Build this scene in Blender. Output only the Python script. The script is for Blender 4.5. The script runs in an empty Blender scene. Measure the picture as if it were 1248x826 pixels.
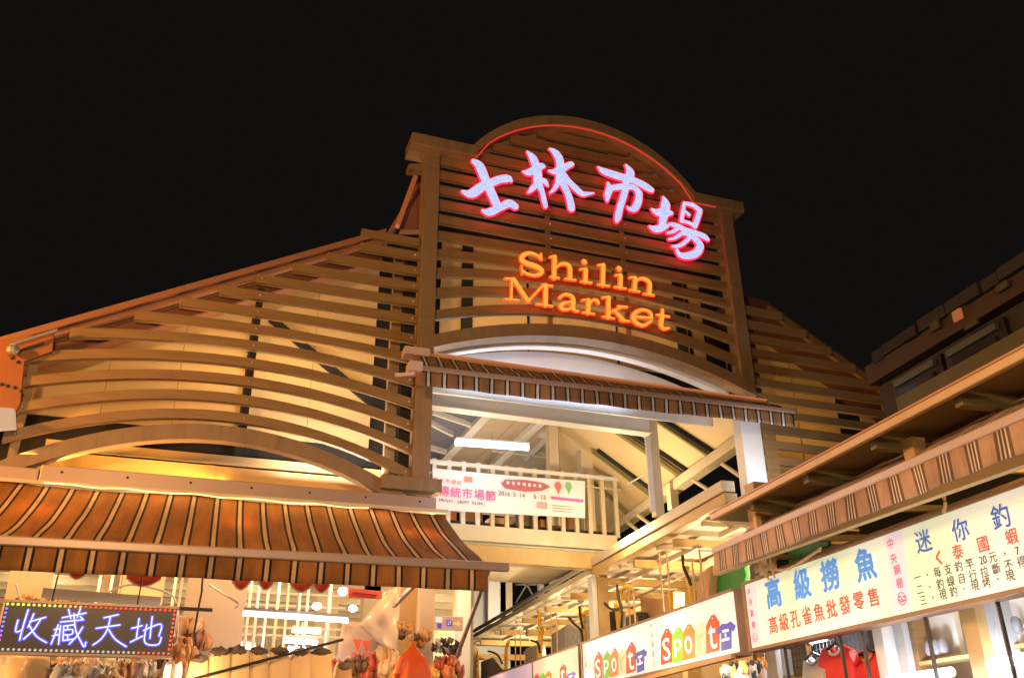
import bpy, math, random
from mathutils import Vector as V, Matrix
random.seed(7)
SC = bpy.context.scene
COL = SC.collection
# ------------------------------------------------------------------ camera
F, CX, CY = 1080.0, 624.0, 413.0            # photograph: 1248 x 826
def _ray(x, y): return V((x - CX, -(y - CY), -F))
_Z = _ray(603, -1858).normalized()
_X = _ray(3964, 903).normalized(); _X = (_X - _X.dot(_Z) * _Z).normalized()
_Y = _Z.cross(_X)
ROT = Matrix((_X, _Y, _Z))
CAM = V((0, 0, 1.6))
cd = bpy.data.cameras.new('camera'); cam = bpy.data.objects.new('camera', cd); COL.objects.link(cam)
cam.location = CAM; cam.rotation_euler = ROT.to_euler()
cd.sensor_width = 36; cd.lens = 36 * F / 1248; cd.clip_start = 0.05; cd.clip_end = 3000
SC.camera = cam
# ------------------------------------------------------------------ night sky, exposure
w = bpy.data.worlds.new('World'); SC.world = w; w.use_nodes = True
wb = w.node_tree.nodes['Background']
wb.inputs['Color'].default_value = (0.0050, 0.0046, 0.0042, 1); wb.inputs['Strength'].default_value = 1.0
SC.view_settings.view_transform = 'Standard'; SC.view_settings.look = 'None'
SC.view_settings.exposure = 0.0; SC.view_settings.gamma = 1.0
SC.render.engine = 'CYCLES'
SC.cycles.use_denoising = True
SC.cycles.max_bounces = 6; SC.cycles.diffuse_bounces = 3; SC.cycles.glossy_bounces = 2
SC.cycles.sample_clamp_indirect = 4.0
# lamps of the place and added fill lamps: kept together so they are easy to tune
def hexc(r, g, b):
    f = lambda c: ((c / 255 + 0.055) / 1.055) ** 2.4 if c > 10 else c / 255 / 12.92
    return (f(r), f(g), f(b))
def lamp(name, loc, energy, color, radius=0.15, kind='POINT', size=None, target=None, parent=None):
    l = bpy.data.lights.new(name, kind); l.energy = energy; l.color = color
    if kind == 'AREA':
        l.shape = 'RECTANGLE'; l.size, l.size_y = size
    else: l.shadow_soft_size = radius
    if kind == 'SPOT': l.spot_size = math.radians(110); l.spot_blend = 0.7
    o = bpy.data.objects.new(name, l); COL.objects.link(o); o.location = loc
    if target is not None:
        o.rotation_euler = (V(target) - V(loc)).to_track_quat('-Z', 'Y').to_euler()
    return o
SODIUM = (1.0, 0.40, 0.08); WARM = (1.0, 0.62, 0.30); WARMW = (1.0, 0.80, 0.58); COOL = (0.80, 0.86, 1.0)
def _rp(s, n, z): return (0.08 * s + n, s - 0.08 * n, z)
AMBER = (1.0, 0.60, 0.20); YEL = (1.0, 0.74, 0.40)
# street lamps of the lane in front of the market
lamp('street_lamp_light', (-2.3, 3.2, 7.0), 2750, (1.0, 0.58, 0.24), 0.4)
lamp('street_lamp_light', (-7.5, 12.0, 7.6), 2600, SODIUM, 0.3)
lamp('street_lamp_light', (2.0, -3.0, 5.0), 900, WARMW, 0.4)
lamp('entrance_spill', (4.9, 13.0, 6.1), 50, COOL, 0.4)  # unseen lamp added for entrance light spilling onto the left awning
lamp('screen_backlight', (1.0, 15.32, 8.0), 34, (1.0, 0.62, 0.26), kind='AREA', size=(3.6, 0.1), target=(1.0, 16.2, 9.6))  # extra unseen strip added to brighten the upper cladding
# strip lights behind the slatted screens
lamp('screen_backlight', (-1.2, 15.32, 5.95), 36, (1.0, 0.47, 0.10), kind='AREA', size=(3.2, 0.12), target=(-1.4, 16.1, 8.5))
lamp('screen_backlight', (2.1, 15.34, 6.3), 66, (1.0, 0.88, 0.80), kind='AREA', size=(1.8, 0.12), target=(2.1, 16.2, 8.5))
lamp('screen_backlight', (7.2, 15.75, 9.75), 26, AMBER, kind='AREA', size=(5.6, 0.12), target=(7.2, 16.3, 11.5))
lamp('screen_backlight', (12.6, 15.4, 7.9), 13, (1.0, 0.5, 0.1), kind='AREA', size=(2.8, 0.12), target=(12.6, 16.3, 9.6))
lamp('entrance_strip_light', (6.4, 15.72, 8.42), 30, (0.70, 0.80, 1.0), kind='AREA', size=(4.0, 0.1), target=(6.4, 16.2, 9.6))
# lamps inside the hall above the balcony
lamp('hall_light', (9.6, 19.0, 6.6), 320, YEL, 0.3)
lamp('hall_light', (5.5, 18.2, 7.2), 130, WARMW, 0.3)
lamp('hall_light', (6.5, 24.0, 8.0), 150, WARMW, 0.3)
lamp('hall_light', (8.0, 25.0, 4.6), 190, YEL, 0.3)
lamp('column_fill', (10.5, 13.5, 6.4), 36, (0.95, 0.94, 1.0), kind='AREA', size=(0.3, 0.3), target=(10.75, 15.0, 6.9))  # unseen lamp added in front of the gate to whiten the column
# lamps under the canopy of the inner row
for s_ in (16.2, 19.3, 22.9, 26.4, 30.5, 35.0): lamp('canopy_lamp', _rp(s_, 9.9, 4.9), 250, YEL, 0.15)
for s_ in (17.0, 24.0, 31.0): lamp('canopy_lamp', _rp(s_, 7.2, 3.6), 45, WARM, 0.15)
# lamps in the shops of the front row
for s_ in (6.6, 9.6, 12.6): lamp('shop_lamp', _rp(s_, 9.2, 4.1), 38, WARMW, 0.12)
for s_ in (5.5, 9.0, 12.3): lamp('awning_lamp', _rp(s_, 6.6, 2.9), 40, (1.0, 0.84, 0.68), 0.12)
for s_ in (5.5, 8.0, 10.8): lamp('soffit_fill', _rp(s_, 8.3, 4.98), 42 if s_ < 10 else 9, (1.0, 0.7, 0.3), 0.1)  # added, unseen: brighten the dark soffit above the shops
# lamps hanging over the goods of the left stall
for x_ in (-3.5, -0.8, 1.8, 4.4): lamp('stall_lamp', (x_, 16.6, 4.6), 120, WARM, 0.15)
for x_ in (-2.2, 0.6, 3.4): lamp('stall_lamp', (x_, 14.1, 4.75), 75, (1.0, 0.66, 0.34), 0.12)
for x_ in (-2.6, 0.2, 2.7): lamp('stall_lamp', (x_, 12.9, 2.6), 30, WARM, 0.12)
for x_ in (-3.0, 1.0, 5.0): lamp('stall_lamp', (x_, 21.5, 4.6), 105, YEL, 0.15)
# ------------------------------------------------------------------ planes seen through the photograph's geometry
def dirw(x, y): return ROT @ _ray(x, y)
_s = dirw(300, 927); S = V((_s.x, _s.y, 0)).normalized(); N = V((S.y, -S.x, 0)); UP = V((0, 0, 1))
class Plane:
    """vertical (or any) plane: p.dot(n) = d measured from the camera"""
    def __init__(s, n, d, right, up=UP): s.n = V(n).normalized(); s.d = d; s.right = V(right).normalized(); s.up = V(up).normalized()
    def pt(s, x, y, off=0.0):
        v = dirw(x, y); return CAM + v * (s.d / v.dot(s.n)) - s.n * off
    def scale(s, x, y):      # metres per photo pixel, vertical
        return (s.pt(x, y - 0.5) - s.pt(x, y + 0.5)).length
def FY(Y): return Plane((0, 1, 0), Y, (1, 0, 0))
def RN(n): return Plane(N, n, -S)
def P3(a, b, c):
    n = (b - a).cross(c - a).normalized(); d = (a - CAM).dot(n)
    if d < 0: n = -n; d = -d
    return Plane(n, d, (1, 0, 0))
def at(x, y, Y): return FY(Y).pt(x, y)
def row(x, y, n): return RN(n).pt(x, y)
def rp(s, n, z): return V((CAM.x, CAM.y, 0)) + S * s + N * n + UP * z
def sn(p): d = p - CAM; return d.dot(S), d.dot(N), p.z
# ------------------------------------------------------------------ materials
MATS = {}
def mat(name, col, rough=0.6, metal=0.0, var=0.15, nscale=6.0, bump=0.0, emit=None, estr=0.0, stretch=(1, 1, 1), dirt=0.0, trans=0.0):
    if name in MATS: return MATS[name]
    m = bpy.data.materials.new(name); m.use_nodes = True; nt = m.node_tree; b = nt.nodes['Principled BSDF']
    b.inputs['Roughness'].default_value = rough; b.inputs['Metallic'].default_value = metal
    tc = nt.nodes.new('ShaderNodeTexCoord'); mp = nt.nodes.new('ShaderNodeMapping'); mp.inputs['Scale'].default_value = stretch
    nt.links.new(tc.outputs['Object'], mp.inputs[0])
    nz = nt.nodes.new('ShaderNodeTexNoise'); nz.inputs['Scale'].default_value = nscale; nz.inputs['Detail'].default_value = 5
    nt.links.new(mp.outputs[0], nz.inputs['Vector'])
    mx = nt.nodes.new('ShaderNodeMix'); mx.data_type = 'RGBA'
    nt.links.new(nz.outputs['Fac'], mx.inputs['Factor'])
    mx.inputs['A'].default_value = tuple(c * (1 - var) for c in col) + (1,); mx.inputs['B'].default_value = tuple(min(1, c * (1 + var)) for c in col) + (1,)
    out = mx.outputs['Result']
    if dirt > 0:
        n2 = nt.nodes.new('ShaderNodeTexNoise'); n2.inputs['Scale'].default_value = nscale * 0.35; n2.inputs['Detail'].default_value = 8; n2.inputs['Roughness'].default_value = 0.7
        nt.links.new(mp.outputs[0], n2.inputs['Vector'])
        rp_ = nt.nodes.new('ShaderNodeMapRange'); rp_.inputs[1].default_value = 0.5; rp_.inputs[2].default_value = 0.75; rp_.inputs[3].default_value = 0; rp_.inputs[4].default_value = dirt
        nt.links.new(n2.outputs['Fac'], rp_.inputs[0])
        m2 = nt.nodes.new('ShaderNodeMix'); m2.data_type = 'RGBA'; nt.links.new(rp_.outputs[0], m2.inputs['Factor']); nt.links.new(out, m2.inputs['A'])
        m2.inputs['B'].default_value = (col[0] * 0.35, col[1] * 0.3, col[2] * 0.25, 1); out = m2.outputs['Result']
    nt.links.new(out, b.inputs['Base Color'])
    if bump > 0:
        bp = nt.nodes.new('ShaderNodeBump'); bp.inputs['Strength'].default_value = bump; bp.inputs['Distance'].default_value = 0.02
        nt.links.new(nz.outputs['Fac'], bp.inputs['Height']); nt.links.new(bp.outputs[0], b.inputs['Normal'])
    if emit is not None:
        b.inputs['Emission Color'].default_value = tuple(emit) + (1,); b.inputs['Emission Strength'].default_value = estr
    if trans > 0 and 'Transmission Weight' in b.inputs: b.inputs['Transmission Weight'].default_value = trans
    MATS[name] = m; return m
def glow(name, col, strength, speck=None, speck_scale=60):
    if name in MATS: return MATS[name]
    m = bpy.data.materials.new(name); m.use_nodes = True; nt = m.node_tree; b = nt.nodes['Principled BSDF']
    b.inputs['Base Color'].default_value = (0.02, 0.02, 0.02, 1)
    b.inputs['Emission Strength'].default_value = strength
    if speck is None: b.inputs['Emission Color'].default_value = tuple(col) + (1,)
    else:
        tc = nt.nodes.new('ShaderNodeTexCoord'); vo = nt.nodes.new('ShaderNodeTexVoronoi'); vo.inputs['Scale'].default_value = speck_scale
        nt.links.new(tc.outputs['Object'], vo.inputs['Vector'])
        cr = nt.nodes.new('ShaderNodeValToRGB'); cr.color_ramp.elements[0].position = 0.12; cr.color_ramp.elements[1].position = 0.55
        cr.color_ramp.elements[0].color = tuple(col) + (1,); cr.color_ramp.elements[1].color = tuple(speck) + (1,)
        nt.links.new(vo.outputs['Distance'], cr.inputs[0]); nt.links.new(cr.outputs[0], b.inputs['Emission Color'])
    MATS[name] = m; return m
def stripes(name, stops, period, rough=0.75, bumpy=0.15, trans=0.0):
    """stops: (position, colour) along UV.x in metres / period, constant"""
    m = bpy.data.materials.new(name); m.use_nodes = True; nt = m.node_tree; b = nt.nodes['Principled BSDF']
    uv = nt.nodes.new('ShaderNodeUVMap'); sx = nt.nodes.new('ShaderNodeSeparateXYZ'); nt.links.new(uv.outputs[0], sx.inputs[0])
    dv = nt.nodes.new('ShaderNodeMath'); dv.operation = 'DIVIDE'; dv.inputs[1].default_value = period; nt.links.new(sx.outputs[0], dv.inputs[0])
    fr = nt.nodes.new('ShaderNodeMath'); fr.operation = 'FRACT'; nt.links.new(dv.outputs[0], fr.inputs[0])
    cr = nt.nodes.new('ShaderNodeValToRGB'); cr.color_ramp.interpolation = 'CONSTANT'; e = cr.color_ramp.elements
    while len(e) < len(stops): e.new(0.5)
    for k, (p, c) in enumerate(stops): e[k].position = p; e[k].color = tuple(c) + (1,)
    nt.links.new(fr.outputs[0], cr.inputs[0])
    nz = nt.nodes.new('ShaderNodeTexNoise'); nz.inputs['Scale'].default_value = 1.3; nz.inputs['Detail'].default_value = 9; nz.inputs['Roughness'].default_value = 0.65
    mpp = nt.nodes.new('ShaderNodeMapping'); mpp.inputs['Scale'].default_value = (2.2, 0.6, 1); nt.links.new(uv.outputs[0], mpp.inputs[0]); nt.links.new(mpp.outputs[0], nz.inputs['Vector'])
    mr = nt.nodes.new('ShaderNodeMapRange'); mr.inputs[1].default_value = 0.3; mr.inputs[2].default_value = 0.7; mr.inputs[3].default_value = 0.5; mr.inputs[4].default_value = 1.15; nt.links.new(nz.outputs['Fac'], mr.inputs[0])
    mx = nt.nodes.new('ShaderNodeMix'); mx.data_type = 'RGBA'; mx.blend_type = 'MULTIPLY'; mx.inputs['Factor'].default_value = 1
    nt.links.new(cr.outputs[0], mx.inputs['A']); nt.links.new(mr.outputs[0], mx.inputs['B']); nt.links.new(mx.outputs['Result'], b.inputs['Base Color'])
    n2 = nt.nodes.new('ShaderNodeTexNoise'); n2.inputs['Scale'].default_value = 260; nt.links.new(uv.outputs[0], n2.inputs['Vector'])
    bp = nt.nodes.new('ShaderNodeBump'); bp.inputs['Strength'].default_value = bumpy; bp.inputs['Distance'].default_value = 0.004
    nt.links.new(n2.outputs['Fac'], bp.inputs['Height']); nt.links.new(bp.outputs[0], b.inputs['Normal'])
    b.inputs['Roughness'].default_value = rough
    if trans > 0:
        tr = nt.nodes.new('ShaderNodeBsdfTranslucent'); nt.links.new(mx.outputs['Result'], tr.inputs['Color'])
        ms = nt.nodes.new('ShaderNodeMixShader'); ms.inputs[0].default_value = trans
        nt.links.new(b.outputs[0], ms.inputs[1]); nt.links.new(tr.outputs[0], ms.inputs[2])
        nt.links.new(ms.outputs[0], nt.nodes['Material Output'].inputs['Surface'])
    MATS[name] = m; return m
# ------------------------------------------------------------------ mesh building
class MB:
    def __init__(s): s.v = []; s.f = []; s.uv = None
    def box8(s, c):
        k = len(s.v); s.v += [V(p) for p in c]
        for q in ((0, 3, 2, 1), (4, 5, 6, 7), (0, 1, 5, 4), (1, 2, 6, 5), (2, 3, 7, 6), (3, 0, 4, 7)): s.f.append([k + i for i in q])
        return s
    def box(s, lo, hi):
        (a, b, c), (d, e, f) = lo, hi
        return s.box8([(a, b, c), (d, b, c), (d, e, c), (a, e, c), (a, b, f), (d, b, f), (d, e, f), (a, e, f)])
    def bar(s, p, q, w, h, up=UP):
        p, q = V(p), V(q); d = (q - p).normalized(); sd = d.cross(V(up))
        if sd.length < 1e-4: sd = d.cross(V((0, 1, 0)))
        sd.normalize(); u = sd.cross(d).normalized(); a = sd * w / 2; b = u * h / 2
        return s.box8([p - a - b, p + a - b, q + a - b, q - a - b, p - a + b, p + a + b, q + a + b, q - a + b])
    def rbox(s, s0, s1, n0, n1, z0, z1):
        return s.box8([rp(s0, n0, z0), rp(s1, n0, z0), rp(s1, n1, z0), rp(s0, n1, z0), rp(s0, n0, z1), rp(s1, n0, z1), rp(s1, n1, z1), rp(s0, n1, z1)])
    def prism(s, pts, vec, fan=False):
        k = len(s.v); n = len(pts); vec = V(vec)
        s.v += [V(p) for p in pts] + [V(p) + vec for p in pts]
        s.f.append([k + i for i in range(n)]); s.f.append([k + n + i for i in reversed(range(n))])
        for i in range(n):
            j = (i + 1) % n; s.f.append([k + j, k + i, k + n + i, k + n + j])
        return s
    def ribbon(s, top, bot, vec):
        """strip between two polylines, extruded by vec"""
        vec = V(vec); k = len(s.v); n = len(top)
        for a, b in zip(top, bot): s.v += [V(a), V(b), V(a) + vec, V(b) + vec]
        for i in range(n - 1):
            a = k + 4 * i; b = a + 4
            s.f += [[a, a + 1, b + 1, b], [a + 2, b + 2, b + 3, a + 3], [a, b, b + 2, a + 2], [a + 1, a + 3, b + 3, b + 1]]
        a = k; b = k + 4 * (n - 1)
        s.f += [[a, a + 2, a + 3, a + 1], [b, b + 1, b + 3, b + 2]]
        return s
    def tube(s, pts, r, sides=8):
        pts = [V(p) for p in pts]; k = len(s.v); n = len(pts)
        for i, p in enumerate(pts):
            d = (pts[min(i + 1, n - 1)] - pts[max(i - 1, 0)]).normalized()
            a = d.cross(UP)
            if a.length < 0.05: a = d.cross(V((1, 0, 0)))
            a.normalize(); b = a.cross(d).normalized(); rr = r[i] if isinstance(r, (list, tuple)) else r
            for j in range(sides):
                t = 2 * math.pi * j / sides; s.v.append(p + a * math.cos(t) * rr + b * math.sin(t) * rr)
        for i in range(n - 1):
            for j in range(sides):
                j2 = (j + 1) % sides; s.f.append([k + i * sides + j, k + i * sides + j2, k + (i + 1) * sides + j2, k + (i + 1) * sides + j])
        s.f.append([k + j for j in reversed(range(sides))]); s.f.append([k + (n - 1) * sides + j for j in range(sides)])
        return s
    def blob(s, c, rx, ry, rz, nu=12, nv=8, jit=0.0):
        k = len(s.v); c = V(c)
        for i in range(nv + 1):
            t = math.pi * i / nv
            for j in range(nu):
                u = 2 * math.pi * j / nu; q = 1 + random.uniform(-jit, jit)
                s.v.append(c + V((rx * math.sin(t) * math.cos(u) * q, ry * math.sin(t) * math.sin(u) * q, rz * math.cos(t) * q)))
        for i in range(nv):
            for j in range(nu):
                j2 = (j + 1) % nu; s.f.append([k + i * nu + j, k + (i + 1) * nu + j, k + (i + 1) * nu + j2, k + i * nu + j2])
        return s
    def grid(s, fn, nu, nv, uvfn=None, thick=None):
        k = len(s.v); s.uv = s.uv or []
        for i in range(nu + 1):
            for j in range(nv + 1):
                s.v.append(V(fn(i / nu, j / nv)))
                s.uv.append(uvfn(i / nu, j / nv) if uvfn else (i / nu, j / nv))
        for i in range(nu):
            for j in range(nv):
                a = k + i * (nv + 1) + j; s.f.append([a, a + nv + 1, a + nv + 2, a + 1])
        return s
    def build(s, name, material, parent=None, smooth=False, **props):
        me = bpy.data.meshes.new(name)
        lo = V([min(p[i] for p in s.v) for i in range(3)]); hi = V([max(p[i] for p in s.v) for i in range(3)]); c = (lo + hi) / 2
        if parent is None: c.z = lo.z
        me.from_pydata([tuple(p - c) for p in s.v], [], s.f)
        if s.uv:
            ul = me.uv_layers.new(name='UVMap')
            for lp in me.loops: ul.data[lp.index].uv = s.uv[lp.vertex_index]
        me.materials.append(material); me.update()
        if smooth:
            for p in me.polygons: p.use_smooth = True
            try: me.set_sharp_from_angle(angle=math.radians(40))
            except Exception: pass
        o = bpy.data.objects.new(name, me); COL.objects.link(o); o.location = c
        if parent is not None:
            o.parent = parent; o.location = c - wloc(parent)
        for a, b in props.items(): o[a] = b
        return o
def wloc(o):
    l = V(o.location)
    while o.parent: o = o.parent; l += V(o.location)
    return l
def bevel(o, wd=0.01):
    m = o.modifiers.new('bevel', 'BEVEL'); m.width = wd; m.segments = 2; m.limit_method = 'ANGLE'; m.angle_limit = math.radians(50); return o
def thing(name, label, cat, loc, group=None):
    o = bpy.data.objects.new(name, None); COL.objects.link(o); o.location = V(loc); o['label'] = label; o['category'] = cat
    o.empty_display_size = 0.2
    if group: o['group'] = group
    return o
def tag(o, label, cat, group=None):
    o['label'] = label; o['category'] = cat
    if group: o['group'] = group
    return o
def smoothpts(pts, k=4):
    if len(pts) < 3: return [tuple(p) for p in pts]
    out = []; P = [pts[0]] + list(pts) + [pts[-1]]
    for i in range(1, len(P) - 2):
        for j in range(k):
            t = j / k; q = []
            for a, b, c, d in zip(P[i - 1], P[i], P[i + 1], P[i + 2]):
                q.append(0.5 * (2 * b + (c - a) * t + (2 * a - 5 * b + 4 * c - d) * t * t + (3 * b - a - 3 * c + d) * t ** 3))
            out.append(tuple(q))
    out.append(tuple(pts[-1])); return out
def stroke(mb, pl, pts, grow, off, depth, zf, o0, smooth=True, rs=1.0):
    """brush stroke of zoom-pixel points (x,y,r) laid on a plane, as a solid slab"""
    pts = [(p[0], p[1], p[2] if len(p) > 2 else 6) for p in pts]
    if smooth: pts = smoothpts(pts, 4)
    W = []
    for x, y, r in pts:
        px, py = o0[0] + x / zf, o0[1] + y / zf
        W.append((pl.pt(px, py, off), (max(r, 0.5) * rs + grow) / zf * pl.scale(px, py)))
    n = len(W); L = []; Rr = []
    for i, (p, r) in enumerate(W):
        d = (W[min(i + 1, n - 1)][0] - W[max(i - 1, 0)][0]).normalized(); sd = d.cross(pl.n).normalized()
        L.append(p + sd * r); Rr.append(p - sd * r)
    def cap(p, r, d):
        sd = d.cross(pl.n).normalized(); return [p + (sd * math.cos(t) + d * math.sin(t)) * r for t in (math.pi * k / 6 for k in range(1, 6))]
    d0 = (W[0][0] - W[1][0]).normalized(); d1 = (W[-1][0] - W[-2][0]).normalized()
    vec = pl.n * depth
    mb.ribbon(L, Rr, vec)
    c1 = cap(W[-1][0], W[-1][1], d1); mb.prism([L[-1]] + c1 + [Rr[-1]], vec)
    c0 = cap(W[0][0], W[0][1], d0); mb.prism([Rr[0]] + c0 + [L[0]], vec)
_fc = {}
def glyph(ch, bold=0.0):
    key = (ch, bold)
    if key not in _fc:
        cu = bpy.data.curves.new('glyph', 'FONT'); cu.body = ch; cu.size = 1; cu.align_x = 'CENTER'; cu.align_y = 'CENTER'; cu.resolution_u = 3; cu.offset = bold
        o = bpy.data.objects.new('glyph', cu); COL.objects.link(o)
        dg = bpy.context.evaluated_depsgraph_get(); me = bpy.data.meshes.new_from_object(o.evaluated_get(dg))
        vs = [V(v.co) for v in me.vertices]; fs = [list(p.vertices) for p in me.polygons]
        bpy.data.objects.remove(o); bpy.data.curves.remove(cu)
        bpy.data.meshes.remove(me)
        _fc[key] = (vs, fs)
    return _fc[key]
class Shift:
    def __init__(s, pl, v): s.b = pl; s.v = v; s.right = pl.right; s.up = pl.up; s.n = pl.n
    def pt(s, x, y, off=0.0): return s.b.pt(x, y, off) + s.v
    def scale(s, x, y): return s.b.scale(x, y)
def put_text(mb, pl, ch, cx, cy, hpx, off=0.004, bold=0.0, sx=1.0, em=True, tilt=0.0, fit=None):
    vs, fs = glyph(ch, bold)
    if not vs: return
    lo = [min(v[i] for v in vs) for i in (0, 1)]; hi = [max(v[i] for v in vs) for i in (0, 1)]
    c = pl.pt(cx, cy, off); m = pl.scale(cx, cy) * hpx
    if bold > 0:
        for i, (ex, ey) in enumerate(((-.8, 0), (.8, 0), (0, .8), (0, -.8))):
            put_text(mb, Shift(pl, pl.right * ex * bold * m + pl.up * ey * bold * m), ch, cx, cy, hpx, off + 0.0006 * (i + 1), 0.0, sx, em, tilt, fit)
        bold = 0.0; vs, fs = glyph(ch, 0.0)
    h = 0.92 if em else max(hi[1] - lo[1], 1e-3)
    k = len(mb.v); mx, my = (lo[0] + hi[0]) / 2, (lo[1] + hi[1]) / 2
    if em: mx = (lo[0] + hi[0]) / 2
    q = m / h; qx = q * sx
    if fit: qx = fit / max(hi[0] - lo[0], 1e-3)
    for v in vs: mb.v.append(c + pl.right * (v.x - mx) * qx + pl.up * ((v.y - my) * q) + pl.right * ((v.y - my) * q * tilt))
    for f in fs: mb.f.append([k + i for i in f])
def chars_on(pl, items, m, parent, **kw):
    for ch, x_, y_, h_ in items:
        q = MB(); put_text(q, pl, ch, x_, y_, h_, **kw); q.build('character', m, parent)
def run_on(pl, chars, p0, p1, h0, h1, m, parent, **kw):
    n = len(chars); a, b = pl.pt(*p0), pl.pt(*p1)
    for i, ch in enumerate(chars):
        if ch == ' ': continue
        t = i / max(n - 1, 1); w = a.lerp(b, t); px, py = topx(w)
        chars_on(pl, [(ch, px, py, h0 + (h1 - h0) * t)], m, parent, **kw)
def topx(w):
    c = ROT.transposed() @ (V(w) - CAM); return CX - c.x / c.z * F, CY + c.y / c.z * F
def text_run(mb, pl, chars, p0, p1, h0, h1, **kw):
    n = len(chars); a, b = pl.pt(*p0), pl.pt(*p1)
    for i, ch in enumerate(chars):
        t = i / max(n - 1, 1)
        if ch == ' ': continue
        w = a.lerp(b, t)                       # even spacing on the sign itself
        c = ROT.transposed() @ (w - CAM); px, py = CX - c.x / c.z * F, CY + c.y / c.z * F
        put_text(mb, pl, ch, px, py, h0 + (h1 - h0) * t, **kw)
CN = [('white', (.85, .85, .85)), ('pale blue', (.5, .6, .8)), ('cream', (.8, .6, .4)), ('tan', (.55, .35, .2)), ('brown', (.3, .15, .08)), ('dark grey', (.05, .05, .05)), ('grey', (.25, .25, .25)), ('rust red', (.4, .1, .06)), ('orange', (.7, .3, .1)), ('dull green', (.1, .16, .1))]
ORD = ['first', 'second', 'third', 'fourth', 'fifth', 'sixth', 'seventh', 'eighth', 'ninth', 'tenth', 'eleventh', 'twelfth', 'thirteenth', 'fourteenth', 'fifteenth', 'sixteenth', 'seventeenth', 'eighteenth', 'nineteenth', 'twentieth']
# palette -------------------------------------------------------------
BROWN = mat('painted brown steel', (0.27, 0.16, 0.062), 0.45, 0.0, 0.30, 2.5, 0.12, dirt=0.55, stretch=(0.5, 1, 5))
BROWN2 = mat('painted brown steel, posts', (0.27, 0.175, 0.09), 0.45, 0.0, 0.22, 4.0, 0.10, dirt=0.5, stretch=(2, 1, 0.5))
WALLP = mat('cream metal cladding', (0.60, 0.44, 0.20), 0.6, 0.0, 0.10, 1.2, 0.05, dirt=0.2)
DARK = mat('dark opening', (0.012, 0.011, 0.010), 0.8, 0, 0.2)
WHITE = mat('white painted steel', (0.74, 0.72, 0.68), 0.5, 0.0, 0.06, 2.0, 0.04, dirt=0.15)
CREAM = mat('cream painted steel', (0.62, 0.52, 0.36), 0.5, 0, 0.10, 3.0, 0.05, dirt=0.25)
OCHRE = mat('ochre painted steel', (0.55, 0.36, 0.14), 0.5, 0, 0.12, 3.0, 0.05, dirt=0.3)
OLIVE = mat('olive painted steel', (0.20, 0.17, 0.06), 0.55, 0, 0.15, 3, 0.05, dirt=0.3)
PINKM = mat('aluminium awning bar', (0.42, 0.30, 0.25), 0.4, 0.2, 0.08, 3.0)
PINKW = mat('pale awning bar', (0.66, 0.50, 0.44), 0.4, 0.1, 0.08, 3.0)
SILVER = mat('galvanised tube', (0.60, 0.60, 0.62), 0.3, 0.7, 0.1, 5)
BLACKM = mat('black cable', (0.02, 0.018, 0.016), 0.6)
YPIPE = mat('yellow conduit', (0.75, 0.42, 0.03), 0.4)
ROPE = mat('tan hanging rod', (0.70, 0.45, 0.25), 0.6)
# ================================================================== SETTING
g = MB(); g.box((-150, -60, -0.3), (150, 240, 0.0))
g.build('ground', mat('asphalt', (0.05, 0.047, 0.044), 0.85, 0, 0.3, 3.0, 0.3), kind='structure')

# ================================================================== HALL: wall behind the slats, roof, dormer
hall = thing('market_hall', 'gabled market hall with cream cladding and brown roof edge behind the slatted screens', 'building', (4, 17, 0))
def px_panel(pts, Y, depth, name, m, parent, dY=0):
    pl = FY(Y); b = MB(); b.prism([pl.pt(x, y) for x, y in pts], (0, depth, 0)); return b.build(name, m, parent)
YW = 16.3
# cladding panels: vertical sheets with recessed joints, left wing
roofline = lambda x: 11.23 + (x - 2.73) * (0.541 if x < 7.2 else 0)      # measured at Y=15
def rl(x): return roofline(x) if x < 7.2 else roofline(14.4 - x)
def rake(x, z0=6.9, dz=0.0): return rl(x) + dz
x = -3.3; seg = 0
joints = [-3.1, -1.9, -0.7, 0.52, 1.7, 2.9]
for k in range(len(joints) - 1):
    a, b_ = joints[k] + 0.004, joints[k + 1] - 0.004
    q = MB(); q.prism([(a, YW, 7.08), (b_, YW, 7.08), (b_, YW, rl(b_) - 0.15), (a, YW, rl(a) - 0.15)], (0, 0.06, 0)); q.build('wall_panel', WALLP, hall)
for k, (a, b_) in enumerate([(4.35, 6.2), (6.24, 8.2), (8.24, 9.95), (10.05, 10.35)]):
    q = MB(); q.box((a * 1.08 - 0.45, YW, 9.55), (b_ * 1.08 - 0.48, YW + 0.06, 12.2)); q.build('wall_panel', WALLP, hall)
for k, (a, b_) in enumerate([(11.9, 13.0), (13.04, 14.2), (14.9, 15.3)]):
    q = MB(); q.prism([(a, YW, 5.2), (b_, YW, 5.2), (b_, YW, rl(b_ - 0.8) - 0.3), (a, YW, rl(a - 0.8) - 0.3)], (0, 0.06, 0)); q.build('wall_panel', WALLP, hall)
# dark back behind the panel joints, in three pieces round the market opening
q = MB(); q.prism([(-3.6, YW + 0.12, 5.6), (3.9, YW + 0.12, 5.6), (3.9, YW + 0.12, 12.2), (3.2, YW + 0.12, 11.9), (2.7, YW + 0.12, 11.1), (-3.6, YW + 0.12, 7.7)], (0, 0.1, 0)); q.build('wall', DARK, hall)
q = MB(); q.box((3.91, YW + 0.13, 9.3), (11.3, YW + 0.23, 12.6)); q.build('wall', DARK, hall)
q = MB(); q.prism([(11.4, YW + 0.12, 4.5), (17.5, YW + 0.12, 4.5), (17.5, YW + 0.12, 7.9), (11.9, YW + 0.12, 11.0), (11.4, YW + 0.12, 11.0)], (0, 0.1, 0)); q.build('wall', DARK, hall)
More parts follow.
